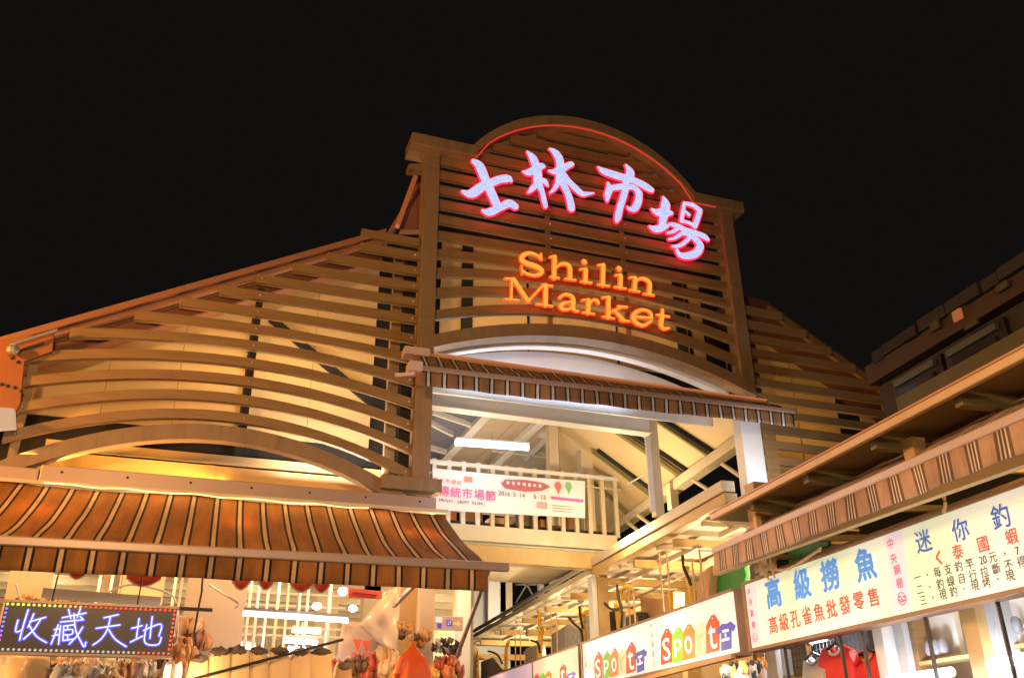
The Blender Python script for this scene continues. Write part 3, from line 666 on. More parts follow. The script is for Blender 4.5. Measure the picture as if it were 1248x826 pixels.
INKB = ink('blue print', hexc(75, 145, 225), 0.5); INKB2 = ink('royal blue print', hexc(70, 110, 205)); INKR = ink('red print', hexc(225, 80, 55)); INKK = ink('dark print', hexc(75, 70, 60), 0.3); INKP = ink('pink print', hexc(232, 95, 130))
INKPL = ink('pale pink print', hexc(240, 160, 175))
fish, sL, sR, zb, zt = sboard('fish_stall_signboard', 'pale green backlit signboard with blue and red characters for scooped fish', 'signboard', (908, 713), (1248, 591), (1248, 716), (914, 789), lightbox('pale green lightbox', (hexc(250, 252, 240), hexc(226, 240, 206)), 0.42), ext=6.3)
LAV = ink('lavender strip', hexc(232, 222, 236), 0.45)
zf, o0 = 5.163, (900, 640)
for xa, xb, ya, yb, xc_, xd in ((909, 922, 714, 710, 931, 919), ):
    pass
def strip_on(pl, pts, m, parent, off=0.002, name='print_strip'):
    q = MB(); q.prism([pl.pt(x_, y_, off + 0.004) for x_, y_ in pts], pl.n * 0.002); return q.build(name, m, parent)
strip_on(SP, [(909, 714), (922, 709.5), (928, 784), (915, 788)], LAV, fish)
strip_on(SP, [(1078, 652.5), (1100, 645), (1113, 743), (1090, 748)], LAV, fish)
chars_on(SP, (('高', 943, 722, 35), ('級', 978, 711, 35), ('撈', 1012, 700, 36), ('魚', 1055, 687, 38)), INKB, fish, off=0.012, bold=0.05)
run_on(SP, '高級孔雀魚批發零售', (943, 761), (1065, 727), 21, 22, INKR, fish, off=0.012, bold=0.02)
chars_on(SP, (('迷', 1126, 659, 27), ('你', 1171, 645, 27), ('釣', 1220, 629, 29)), INKB2, fish, off=0.012, bold=0.02)
chars_on(SP, (('泰', 1168, 672, 18), ('國', 1199, 663, 19), ('蝦', 1234, 653, 19)), INKR, fish, off=0.012, bold=0.015)
q = MB()
for a, b_ in (((1146, 671), (1142, 679)), ((1142, 679), (1149, 687))): q.bar(SP.pt(*a, 0.012), SP.pt(*b_, 0.012), 0.006, 0.025)
q.build('bracket_mark', INKR, fish)
chars_on(SP, [('20', 1199, 682, 13)], INKK, fish, off=0.012, bold=0.008, sx=0.9)
run_on(SP, '一、每支釣竿 元，7', (1119, 703), (1241, 671), 12.5, 13.5, INKK, fish, off=0.012, bold=0.006)
run_on(SP, '二、釣線自行拉斷不得', (1122, 718), (1246, 684), 12.5, 13.5, INKK, fish, off=0.012, bold=0.006)
run_on(SP, '三、現釣、現烤、現', (1126, 731), (1232, 701), 12.5, 13.5, INKK, fish, off=0.012, bold=0.006)
chars_on(SP, (('中', 1086, 662, 12), ('央', 1090, 680, 12), ('鋼', 1094, 694, 12), ('棚', 1097, 710, 12)), INKP, fish, off=0.012, bold=0.01)
chars_on(SP, (('中', 913.5, 721, 9), ('央', 915.5, 733, 9), ('鋼', 917, 747, 9), ('棚', 919, 761, 9)), INKP, fish, off=0.012, bold=0.01, sx=0.8)
def ring(mb, pl, cx, cy, rpx, wpx, off):
    n = 28; c = pl.pt(cx, cy, off); m_ = pl.scale(cx, cy)
    o = [c + (pl.right * math.cos(2 * math.pi * i / n) + pl.up * math.sin(2 * math.pi * i / n)) * rpx * m_ for i in range(n + 1)]
    i_ = [c + (pl.right * math.cos(2 * math.pi * i / n) + pl.up * math.sin(2 * math.pi * i / n)) * (rpx - wpx) * m_ for i in range(n + 1)]
    mb.ribbon(o, i_, pl.n * 0.003)
for cx_, cy_, r_, m_ in ((1100, 729, 8, INKP), (921, 776, 6, INKPL)):
    q = MB(); ring(q, SP, cx_, cy_, r_, 1.2, 0.012)
    for dx, dy, ex, ey in ((-4, -2, -1, -3), (1, -3, 4, -2), (-3, 2, 0, 4), (0, 4, 4, 1), (-0.5, -1, 0.5, 2), (-5, 1, -3, 1)):
        q.bar(SP.pt(cx_ + dx * r_ / 8, cy_ + dy * r_ / 8, 0.012), SP.pt(cx_ + ex * r_ / 8, cy_ + ey * r_ / 8, 0.012), 0.004, 0.018)
    q.build('stamp_logo', m_, fish)

WFACE = lightbox('white lightbox', (hexc(246, 248, 250), hexc(238, 240, 242)), 0.42)
sp2, *_ = sboard('sport_shop_signboard', 'white backlit signboard with coloured letter tags spelling Sport twice beside blue shirts', 'signboard', (710, 786), (893, 718), (902, 790), (716, 838), WFACE, group='sport shop signboards')
def tag_poly(mb, pl, box, off):
    """price-tag outline inside a zoom box (x0,y0,x1,y1) given as photo px, following the sign's perspective"""
    x0, y0, x1, y1, sl = box
    def p(u, v): return pl.pt(x0 + (x1 - x0) * u, (y0 + sl * u * 0) + (y1 - y0) * v - sl * (u - 0.5), off)
    mb.prism([p(0, 1), p(1, 1), p(1, 0.25), p(0.62, 0.02), p(0.38, 0.02), p(0, 0.25)], pl.n * 0.004)
TC = {'S': INKR, 'p': ink('lime print', hexc(115, 200, 60)), 'o': ink('orange print', hexc(240, 135, 60)), 'r': ink('pale yellow print', hexc(240, 242, 205)), 't': INKR}
WINK = ink('white print', (0.9, 0.9, 0.9), 0.6); GINK = ink('faded green print', hexc(200, 215, 170))
def sport(parent, pl, boxes, shirt, zf, o0, sl=4, off=0.006):
    for k, (ch, bx) in enumerate(zip('Sport', boxes)):
        X0, Y0, X1, Y1 = [(o0[i % 2] + c_ / zf) for i, c_ in enumerate(bx)]
        q = MB(); tag_poly(q, pl, (X0, Y0, X1, Y1, sl), off + k * 0.0012); tg = q.build('letter_tag', TC[ch], parent)
        q = MB(); put_text(q, pl, ch, (X0 + X1) / 2, (Y0 + Y1) / 2 + (Y1 - Y0) * 0.10, (Y1 - Y0) * (0.62 if ch in 'St' else 0.48), off + 0.008 + k * 0.0012, 0.01, em=False, fit=(pl.pt(X0, Y0) - pl.pt(X1, Y0)).length * 0.6)
        q.build('tag_letter', GINK if ch == 'r' else WINK, tg)
        q = MB(); cc = pl.pt((X0 + X1) / 2, Y0 + (Y1 - Y0) * 0.11 , off + 0.008 + k * 0.0012); rr = 0.018
        q.prism([cc + (pl.right * math.cos(a_) + pl.up * math.sin(a_)) * rr for a_ in lin(0, 5.6, 7)], pl.n * 0.002); q.build('tag_hole', WINK, tg)
    X0, Y0, X1, Y1 = [(o0[i % 2] + c_ / zf) for i, c_ in enumerate(shirt)]
    def p(u, v): return pl.pt(X0 + (X1 - X0) * u, Y0 + (Y1 - Y0) * v - sl * 1.6 * (u - 0.5), off + 0.008)
    q = MB(); q.prism([p(.25, 1), p(.78, 1), p(.78, .38), p(.9, .42), p(1, .25), p(.72, .04), p(.6, .09), p(.42, .09), p(.3, .05), p(0, .25), p(.1, .42), p(.25, .36)], pl.n * 0.004)
    sh = q.build('printed_shirt', ink('shirt blue print', hexc(75, 90, 215)), parent)
    q = MB()
    for v_, u0, u1 in ((0.34, .34, .66), (0.64, .30, .70)):
        q.bar(pl.pt(X0 + (X1 - X0) * u0, Y0 + (Y1 - Y0) * v_ - sl * 1.6 * (u0 - .5), off + .014), pl.pt(X0 + (X1 - X0) * u1, Y0 + (Y1 - Y0) * v_ - sl * 1.6 * (u1 - .5), off + .014), 0.002, 0.045)
    q.bar(pl.pt(X0 + (X1 - X0) * .46, Y0 + (Y1 - Y0) * .5, off + .014), pl.pt(X0 + (X1 - X0) * .54, Y0 + (Y1 - Y0) * .49, off + .014), 0.002, 0.06)
    q.build('shirt_print', WINK, sh)
zs_, os_ = 5.673, (700, 710)
sport(sp2, SP, [(600, 310, 682, 555), (678, 300, 765, 545), (750, 280, 838, 525), (838, 260, 915, 505), (914, 215, 1006, 478)], (985, 262, 1120, 462), zs_, os_)
sport(sp2, SP, [(140, 470, 196, 670), (198, 462, 252, 660), (250, 445, 307, 645), (310, 440, 362, 630), (362, 405, 428, 618)], (414, 455, 506, 612), zs_, os_)
for k, ch in enumerate('中央鋼棚'):
    chars_on(SP, [(ch, 794 + k * 0.9, 762 + k * 11.4, 8), (ch, 713 + k * 0.6, 790 + k * 10, 7)], INKPL, sp2, off=0.012, bold=0.01, sx=0.8)
q = MB(); ring(q, SP, 798, 808, 4, 1, 0.012); q.build('stamp_logo', INKPL, sp2)
PFACE = lightbox('beige lightbox', (hexc(240, 225, 210), hexc(228, 205, 190)), 0.42)
sp3, *_ = sboard('sport_shop_signboard', 'dim beige signboard of the sport shop, cut by the bottom edge', 'signboard', (650, 806), (704, 787), (711, 838), (650, 850), PFACE, group='sport shop signboards')
sport(sp3, SP, [(450, 795, 485, 900), (485, 790, 520, 890), (520, 780, 560, 880), (560, 765, 600, 860), (610, 738, 650, 850)], (648, 785, 708, 870), 4.975, (560, 660), sl=3)
PKF = lightbox('pink lightbox', (hexc(238, 205, 222), hexc(225, 200, 225)), 0.45)
sp4, *_ = sboard('pink_signboard', 'pale pink signboard at the far end of the row', 'signboard', (585, 829), (648, 807), (648, 850), (590, 862), PKF)


# ================================================================== INTERIOR seen through the gate
def vpost(px, pyt, pyb, Y, w_, d, name, m, parent, top=None):
    a = at(px, pyt, Y); b_ = at(px, pyb, Y); x_ = (a.x + b_.x) / 2
    q = MB(); q.box((x_ - w_ / 2, Y, b_.z), (x_ + w_ / 2, Y + d, a.z)); return bevel(q.build(name, m, parent), 0.008)
inn = thing('market_interior', 'cream steel beams, ceiling and roof slope inside the gate opening', 'building interior', (7, 19, 0))
CEIL = mat('cream ceiling board', (0.56, 0.44, 0.32), 0.6, 0, 0.06, 0.8, 0.03)
GREYC = mat('grey corrugated ceiling', (0.17, 0.17, 0.22), 0.8, 0.1, 0.2, 14, 0.3, stretch=(6, 0.2, 1))
zc_ = 10.3
for i in range(8):
    xa = 3.6 + i * 1.15
    q = MB(); q.box((xa + 0.01, 16.6, zc_ + 0.1), (xa + 1.14, 33, zc_ + 0.14)); q.build('ceiling_panel', GREYC if i in (1, 2) else CEIL, inn)
HC = Plane((0, 0, 1), zc_ - 1.6, (1, 0, 0), (0, 1, 0))
for a, b_, w_ in (((640, 455), (536, 565), 0.26), ((705, 470), (596, 572), 0.26), ((760, 492), (660, 585), 0.20), ((527, 503), (578, 520), 0.10), ((524, 516), (552, 530), 0.10), ((520, 545), (545, 552), 0.12), ((745, 520), (690, 578), 0.14), ((655, 530), (735, 541), 0.10), ((700, 505), (640, 560), 0.08), ((620, 505), (700, 516), 0.08), ((600, 548), (720, 562), 0.12)):
    pa, pb = HC.pt(*a), HC.pt(*b_)
    q = MB(); q.bar(pa + UP * (0.0 if w_ > .15 else 0.04), pb + UP * (0.0 if w_ > .15 else 0.04), w_, 0.18); bevel(q.build('rafter', WHITE, inn), 0.01)
# main H beam
for dz, w_, h_ in ((0.0, 0.06, 0.34), (-0.18, 0.28, 0.03), (0.18, 0.28, 0.03)):
    q = MB(); q.bar(at(508, 484, 16.9) + UP * dz, at(790, 520, 16.9) + UP * dz, w_, h_); q.build('beam_web' if h_ > .1 else 'beam_flange', WHITE, inn)
q = MB(); q.bar(at(520, 473, 16.4), at(604, 483, 16.4), 0.2, 0.12); q.build('beam', WHITE, inn)
q = MB(); q.bar(at(655, 487, 16.2), at(790, 508, 16.2), 0.12, 0.06); q.build('beam', CREAM, inn)
vpost(676, 496, 640, 22.0, 0.28, 0.3, 'column', CREAM, inn); vpost(716, 496, 650, 22.0, 0.36, 0.3, 'column', CREAM, inn)
vpost(792, 506, 622, 17.3, 0.13, 0.06, 'column', WHITE, inn); vpost(800, 506, 628, 17.37, 0.22, 0.2, 'column', CREAM, inn)
vpost(822, 588, 620, 19.0, 0.22, 0.2, 'column', CREAM, inn)
# sloping roof to the right
r0, r1, r2 = row(897, 541, 9.9), row(742, 646, 9.9), row(742, 500, 8.1)
RP_ = P3(r0, r1, r2)
YROOF = mat('warm cream roof lining', (0.72, 0.55, 0.30), 0.6, 0, 0.05, 0.8)
q = MB(); q.prism([RP_.pt(*p) for p in ((680, 520), (690, 478), (800, 490), (918, 500), (922, 524), (742, 648), (690, 684))], (0, 0, 0.05)); q.build('roof_lining', YROOF, inn)
for a, b_, w_, m_ in (((795, 505), (872, 556), 0.20, OLIVE), ((801, 503), (878, 553), 0.05, DARK), ((728, 506), (838, 582), 0.34, OLIVE), ((752, 512), (845, 575), 0.06, DARK),
                      ((722, 546), (796, 602), 0.16, OLIVE), ((728, 545), (800, 598), 0.05, DARK), ((722, 585), (768, 625), 0.18, OLIVE)):
    q = MB(); q.bar(RP_.pt(*a) - UP * 0.07, RP_.pt(*b_) - UP * 0.07, w_, 0.10); q.build('rafter', m_, inn)
q = MB(); q.bar(row(915, 529, 9.75) , row(700, 680, 9.75), 0.30, 0.24); bevel(q.build('purlin', CREAM, inn), 0.01)
q = MB(); q.tube([at(884, 517, 16.5), at(810, 563, 19.5)], 0.025, 6); q.tube([at(810, 563, 19.5), at(765, 590, 21)], 0.025, 6); q.build('tension_rod', WHITE, inn)
q = MB(); q.blob(at(808, 564, 19.4), 0.08, 0.08, 0.08, 8, 6); q.build('rod_joint', PINKW, inn)
for a, b_ in (((880, 565), (905, 582)), ((845, 585), (872, 602)), ((778, 628), (800, 644)), ((765, 636), (782, 650))):
    q = MB(); q.bar(row(*a, 9.4), row(*b_, 9.4), 0.08, 0.06); q.build('rod', CREAM, inn)
# white column at the right of the opening, with its cable
q = MB(); q.box((10.50, 15.0, 3.0), (10.99, 15.3, 8.55)); wc = bevel(q.build('white_column', mat('white column paint', (0.78, 0.78, 0.78), 0.45, 0, 0.06, 3, 0.05, dirt=0.12)), 0.015)
tag(wc, 'flat white column below the right end of the rolled awning', 'column')
q = MB(); q.tube([(10.42, 14.97, 6.62), (10.50, 14.93, 6.55), (10.56, 14.93, 6.3), (10.58, 14.93, 6.0)], 0.03, 6); q.build('cable', BLACKM, wc)
q = MB(); q.box((11.02, 15.0, 3.0), (11.34, 15.2, 8.30)); q.build('stud', BROWN, hall)
# ------------------------------------------------------------------ balcony
YB = 21.6
bal = thing('balcony', 'cream balcony with vertical balusters inside the market', 'balcony', (8, YB, 5.8))
def fb(a, b_, Y, h, d, name, m, parent):
    pa, pb = at(*a, Y), at(*b_, Y); z = (pa.z + pb.z) / 2
    q = MB(); q.bar((pa.x, Y + d / 2, z), (pb.x, Y + d / 2, z), d, h); return bevel(q.build(name, m, parent), 0.01)
fb((524, 560), (757, 585), YB, 0.10, 0.12, 'top_rail', WHITE, bal)
fb((524, 573), (757, 598), YB + 0.03, 0.04, 0.05, 'rail', CREAM, bal)
fb((540, 643), (753, 664), YB - 0.1, 0.40, 0.3, 'edge_beam', CREAM, bal)
fb((540, 655), (748, 675), YB + 0.08, 0.10, 0.3, 'recess_strip', mat('grey green strip', (0.42, 0.50, 0.42), 0.5), bal)
fb((540, 668), (738, 686), YB, 0.42, 0.4, 'edge_beam', OCHRE, bal)
q = MB(); pa = at(520, 655, YB); pb = at(753, 665, YB); q.box((pa.x, YB + 0.45, pb.z - 0.1), (pb.x, 27, pb.z)); q.build('floor_slab', CREAM, bal)
x0_ = at(529, 600, YB).x; x1_ = at(752, 620, YB).x; nb = 14; zb1 = at(640, 569, YB).z; zb0 = at(640, 646, YB).z
for k in range(nb):
    x_ = x0_ + (x1_ - x0_) * k / (nb - 1)
    q = MB(); q.box((x_ - 0.055, YB + 0.02, zb0), (x_ + 0.055, YB + 0.10, zb1)); q.build('baluster', CREAM if k > 3 else WHITE, bal)
q = MB(); q.box((x0_, YB + 0.3, zb0 + 0.12), (x1_, YB + 0.34, zb0 + 0.2)); q.build('rail', BLACKM, bal)
# balcony clutter behind the balusters
CLUT = [hexc(190, 120, 60), hexc(150, 105, 60), hexc(210, 160, 95), hexc(120, 95, 70)]
for k in range(7):
    x_ = x0_ + 0.35 + k * 0.72; h_ = random.uniform(0.5, 1.0)
    q = MB(); q.box((x_, YB + 0.8, zb0), (x_ + 0.5, YB + 1.3, zb0 + h_)); b_ = bevel(q.build('storage_box', mat('box %d' % (k % 4), CLUT[k % 4], 0.7, 0, 0.15, 3)), 0.02)
    tag(b_, '%s storage box behind the balcony balusters, %s from the left' % (['orange brown', 'brown', 'sandy', 'grey brown'][k % 4], ORD[k]), 'box', 'boxes behind the balcony railing')
# ------------------------------------------------------------------ banner on the railing
BP = FY(YB - 0.13)
ban = thing('printed_banner', 'long pale festival banner hung on the balcony railing', 'banner', BP.pt(618, 630))
BANM = ink('banner vinyl', hexc(236, 226, 226), 0.12)
q = MB()
def bfn(u, v):
    p = BP.pt(527, 570).lerp(BP.pt(713, 586), u); b_ = BP.pt(530, 621).lerp(BP.pt(713, 631), u); p = p.lerp(b_, v); p.y += 0.02 * math.sin(u * 19) * math.sin(v * 3.1); p.z -= 0.05 * math.sin(u * math.pi) * (1 - v) * 0.5
    return p
q.grid(bfn, 40, 6); f = q.build('banner_sheet', BANM, ban, smooth=True)
BT = FY(YB - 0.17)
def flat(pl, pts, m, parent, name='print_patch', off=0.0):
    q = MB(); q.prism([pl.pt(x_, y_, off) for x_, y_ in pts], pl.n * 0.002); return q.build(name, m, parent)
q = MB(); text_run(q, BT, '傳統市場節', (541, 598), (598, 604), 12.5, 12.5, bold=0.02); q.build('lettering', ink('banner pink', hexc(225, 90, 150), 0.2), ban, kind='stuff')
q = MB(); text_run(q, BT, 'Market, Happy Taipei', (537, 609), (590, 614), 5.5, 5.5, bold=0.012, em=True); q.build('lettering', ink('banner dark', hexc(110, 90, 90), 0.1), ban, kind='stuff')
q = MB(); text_run(q, BT, '2016.5.14', (609, 600.5), (638, 603.5), 7, 7, bold=0.01); text_run(q, BT, '5.15', (652, 605), (664, 606), 7, 7, bold=0.01); q.build('lettering', MATS['banner dark'], ban, kind='stuff')
q = MB(); text_run(q, BT, '臺北市傳統', (531, 584), (560, 588), 5.5, 5.5, bold=0.01); q.build('lettering', ink('banner red brown', hexc(190, 110, 100), 0.15), ban, kind='stuff')
flat(BT, [(611, 589), (616, 584), (640, 584.5), (662, 588), (671, 593), (660, 598), (640, 599), (616, 595)], ink('banner maroon', hexc(175, 100, 105), 0.15), ban)
q = MB(); text_run(q, BT, '春日市場嘉年華', (619, 588), (658, 592), 4, 4, off=0.006); q.build('lettering', WINK, ban, kind='stuff')
flat(BT, [(566, 580), (576, 581), (576, 588), (566, 587)], ink('banner coral', hexc(240, 130, 100), 0.2), ban)
flat(BT, [(672, 604.5), (711, 608.5), (711, 612), (672, 608)], ink('banner purple', hexc(190, 100, 175), 0.2), ban)
flat(BT, [(655, 611), (667, 612), (667, 620), (655, 619)], ink('banner mauve', hexc(190, 160, 170), 0.1), ban)
for cx_, m_ in ((680.5, ink('banner tomato', hexc(235, 110, 100), 0.2)), (693, ink('banner green', hexc(120, 185, 120), 0.2))):
    q = MB(); c = BT.pt(cx_, 592)
    q.prism([c + V((math.cos(t_) * .10, 0, math.sin(t_) * .12)) for t_ in lin(0, 5.7, 9)], (0, .002, 0)); q.prism([c + V((-.05, .0, -.1)), c + V((.05, 0, -.1)), c + V((.0, 0, -.24))], (0, .002, 0)); q.build('vegetable_print', m_, ban)
for yy in (615, 618, 621.5):
    flat(BT, [(673, yy), (698, yy + 2.2), (698, yy + 2.8), (673, yy + 0.7)], MATS['banner dark'], ban)
# ------------------------------------------------------------------ tube lights
TUBE = glow('fluorescent tube', (0.86, 0.90, 1.0), 4.0); FIXT = mat('light fixture', (0.7, 0.7, 0.72), 0.4)
def tube(name_label, a, b_, r, group='fluorescent tubes', energy=60, color=COOL, drop=0.25, housing=True):
    a, b_ = V(a), V(b_); c = (a + b_) / 2
    t = thing('tube_light', name_label, 'tube light', c + UP * 0.1, group)
    q = MB(); q.tube([a, b_], r, 10); q.build('tube', TUBE, t, smooth=True)
    if housing:
        q = MB(); q.bar(a + UP * (r + 0.03), b_ + UP * (r + 0.03), r * 2.4, 0.04); q.build('housing', FIXT, t)
        q = MB(); q.tube([c + UP * (r + 0.05), c + UP * (r + 0.05 + drop)], 0.012, 5); q.build('hanger', FIXT, t)
    l = lamp('tube_glow', c - UP * (r + 0.08), energy, color, 0.12)
    return t
tube('bright tube light under the ceiling above the festival banner', at(555, 539, 20), at(644, 545.5, 20), 0.075, energy=45)
# ================================================================== lower hall: pillars and walls under the balcony
low = thing('lower_hall', 'bright pillars, walls and trusses under the balcony and behind the stalls', 'building interior', (3, 24, 0))
WARMWALL = mat('warm cream wall', (0.70, 0.55, 0.36), 0.6, 0, 0.08, 1.0, 0.03)
TANW = mat('tan wall board', (0.66, 0.42, 0.20), 0.6, 0, 0.1, 1.0, 0.03)
def panelq(pts, Y, m, parent, name='wall_panel', t=0.08):
    q = MB(); q.prism([at(x_, y_, Y) for x_, y_ in pts], (0, t, 0)); return q.build(name, m, parent)
panelq([(572, 680), (622, 684), (622, 840), (572, 840)], 40.5, WHITE, low)
panelq([(624, 682), (735, 690), (735, 760), (624, 760)], 42, DARK, low)
for a, b_ in (((628, 735), (655, 690)), ((630, 690), (655, 735)), ((682, 690), (712, 730)), ((712, 690), (684, 728)), ((628, 712), (655, 712))):
    q = MB(); q.bar(at(*a, 41.7), at(*b_, 41.7), 0.07, 0.07); q.build('truss_bar', FIXT, low)
for px_, w_, m_ in ((606, 0.5, WHITE), (617, 0.35, CREAM), (660, 0.16, WHITE), (675, 0.22, WHITE), (682, 0.15, OCHRE)):
    vpost(px_, 670, 760, 40.0 if px_ > 650 else 39.4, w_ * 1.7, 0.2, 'pillar', m_, low)
vpost(566, 690, 850, 17.5, 0.26, 0.25, 'pillar', WHITE, low); vpost(573, 690, 850, 17.8, 0.14, 0.2, 'pillar', CREAM, low)
panelq([(-60, 700), (560, 690), (560, 900), (-60, 900)], 26, WARMWALL, low)
for px_, w_, m_, Y in ((255, 0.95, WARMWALL, 15.6), (160, 0.75, TANW, 18), (18, 0.6, WARMWALL, 15.5), (497, 0.36, OCHRE, 15.8), (519, 0.27, WARMWALL, 15.5), (120, 0.3, WARMWALL, 19), (450, 0.4, WARMWALL, 21), (395, 0.5, WARMWALL, 22)):
    vpost(px_, 695, 900, Y, w_, 0.4, 'pillar', m_, low)
lamp('hall_light', at(610, 745, 36.5), 420, WARMW, 0.3)
lamp('hall_light', at(690, 760, 36.5), 120, YEL, 0.3)
# ceiling joists of the stall hall
for k in range(9):
    z = 5.2; q = MB(); q.box((-6, 16.6 + k * 1.1, z), (at(553, 700, 16.6 + k * 1.1).x, 16.75 + k * 1.1, z + 0.18)); q.build('joist', CREAM, low)
# pipes / lattice
for px_ in (300, 310, 322, 335, 347, 362, 372, 398, 400, 110, 125, 137, 205, 213):
    vpost(px_, 700, 840, 17.0 + (px_ % 5) * 0.5, 0.05, 0.05, 'pipe', WARMWALL if px_ % 2 else WHITE, low)
for py in (735, 762, 772, 797, 720):
    a, b_ = at(280, py, 18.5), at(420, py + 6, 18.5); q = MB(); q.bar(a, (b_.x, b_.y, a.z), 0.04, 0.04); q.build('pipe', CREAM, low)
# lattice windows behind
for i in range(6):
    for j in range(2):
        x_, y_ = 300 + i * 14, 766 + j * 12
        panelq([(x_, y_), (x_ + 10, y_ + 1), (x_ + 10, y_ + 9), (x_, y_ + 8)], 22.5, mat('dim pane', (0.25, 0.2, 0.17), 0.4), low, 'pane', 0.05)
# ------------------------------------------------------------------ LED sign
LP = FY(12.75)
led = thing('led_signboard', 'dark led signboard with four glowing blue characters and coloured bulb border', 'signboard', LP.pt(108, 800))
TL, TR, BR, BL = LP.pt(6, 731), LP.pt(216, 741.5), LP.pt(208, 800), LP.pt(-6, 794)
zt_ = (TL.z + TR.z) / 2; zb_ = (BL.z + BR.z) / 2; xl, xr = (TL.x + BL.x) / 2, (TR.x + BR.x) / 2
q = MB(); q.box((xl, 12.75, zb_), (xr, 12.87, zt_)); bevel(q.build('panel', mat('charcoal panel', (0.055, 0.045, 0.05), 0.35), led), 0.01)
for (a_, b_) in (((xl - .02, 12.735, zt_ - .01), (xr + .02, 12.88, zt_ + .02)), ((xl - .02, 12.735, zb_ - .02), (xr + .02, 12.88, zb_ + .01))):
    q = MB(); q.box(a_, b_); q.build('frame', PINKM, led)
LB = glow('blue neon core', (0.72, 0.78, 1.0), 1.6); LBE = glow('violet blue neon edge', (0.10, 0.09, 1.0), 1.5)
LC = [[[(115,340),(100,412),(142,402)],[(180,275),(150,370),(125,465)],[(215,300),(195,350),(178,385)],[(190,350),(290,322)],[(258,335),(215,400),(150,460)],[(185,370),(230,440),(295,482)]],
 [[(395,325),(545,295)],[(435,272),(450,330)],[(510,268),(490,322)],[(385,352),(530,338)],[(370,370),(350,430),(325,490)],[(345,400),(382,395)],[(335,440),(378,430)],[(385,375),(372,492)],[(405,378),(400,470)],[(405,378),(470,370)],[(405,405),(458,400),(456,430),(405,434)],[(430,375),(430,400)],[(430,434),(430,466)],[(400,470),(472,460)],[(470,300),(480,400),(510,470),(535,510),(545,480)],[(525,385),(490,440),(440,492)],[(510,318),(525,335)]],
 [[(660,325),(750,305)],[(610,392),(760,370)],[(700,320),(680,400),(640,460),(590,497)],[(690,400),(730,460),(800,507)]],
 [[(835,392),(900,375)],[(882,330),(865,450)],[(828,478),(905,440)],[(910,405),(1020,365),(1008,440)],[(965,318),(950,455)],[(930,370),(915,470),(950,497),(1005,492),(1022,450)]]]
for L_ in LC:
    fb_, eb = MB(), MB()
    for k, st in enumerate(L_):
        st = [(x_, y_, 6) for x_, y_ in st]
        stroke(fb_, LP, st, -3.0, 0.024 + k * .0012, 0.012, 5.2, (0, 690)); stroke(eb, LP, st, 4.2, 0.004 + k * .0012, 0.02, 5.2, (0, 690))
    e = eb.build('neon_character', LBE, led); fb_.build('neon_core', LB, e)
BC = {}
def bulbm(c):
    k = 'bulb %02d%02d%02d' % tuple(int(v * 9) for v in c)
    return glow(k, c, 1.6)
bulbme = {}
def bulb(x_, z_, c):
    m_ = bulbm(c)
    if m_.name not in bulbme:
        q = MB(); q.blob((x_, 12.73, z_), 0.017, 0.017, 0.017, 6, 4); o = q.build('bulb', m_, led); bulbme[m_.name] = o.data
    else:
        o = bpy.data.objects.new('bulb', bulbme[m_.name]); COL.objects.link(o); o.parent = led; o.location = V((x_, 12.73, z_)) - V(led.location)
nbt = 34
for k in range(nbt):
    u = k / (nbt - 1); x_ = xl + 0.03 + (xr - xl - 0.06) * u
    c = (0.9, 1.0, 0.15) if u < .15 else (1.0, 0.75, 0.12) if u < .32 else (1.0, 0.45, 0.1) if u < .45 else (1.0, 0.08, 0.03)
    bulb(x_, zt_ - 0.035, c); bulb(x_, zb_ + 0.035, (0.45, 0.35, 0.28) if u < .8 else (0.9, 0.1, 0.05))
for k in range(1, 10):
    z_ = zb_ + 0.035 + (zt_ - zb_ - 0.07) * k / 10
    bulb(xl + 0.03, z_, (0.25, 0.2, 1.0) if k > 3 else (0.7, 0.1, 0.7)); bulb(xr - 0.03, z_, (1.0, 0.08, 0.03))
for xx in (xl + 0.5, xr - 0.5):
    q = MB(); q.tube([(xx, 12.85, zt_), (xx, 13.0, zt_ + 0.6)], 0.01, 5); q.build('hanging_wire', BLACKM, led)
# ------------------------------------------------------------------ stall lights and goods
tube('longest tube light, low over the stall beside the cream pillar', at(296, 747, 14.2), at(424, 756, 14.2), 0.035, energy=22)
for k, (a, b_, Y, lab) in enumerate((((356, 768), (391, 770), 18.5, 'short tube light just below the longest one'), ((346, 780), (387, 783), 17.0, 'tube light over the middle of the beige bags'),
        ((284, 786), (311, 789), 17.5, 'small tube light left of the bag row'), ((350, 793), (372, 795), 17.2, 'lowest little tube light touching the beige bags'), ((166, 812), (203, 815), 15.5, 'tube light below the right end of the led sign'))):
    tube(lab, at(*a, Y), at(*b_, Y), 0.04, energy=14)
for px_, py_, Y, lab in ((386, 738, 18, 'round bulb above the long tube light'), (418, 720, 16, 'round bulb left of the small red signboard'), (430, 741, 19, 'round bulb under the small red signboard')):
    o = MB().blob(at(px_, py_, Y), 0.09, 0.09, 0.07, 12, 8).build('round_bulb', glow('cool bulb', (0.8, 0.88, 1.0), 8), smooth=True); tag(o, lab, 'light bulb')
REDM = mat('red canopy fabric', (0.85, 0.13, 0.07), 0.5, 0, 0.1, 4)
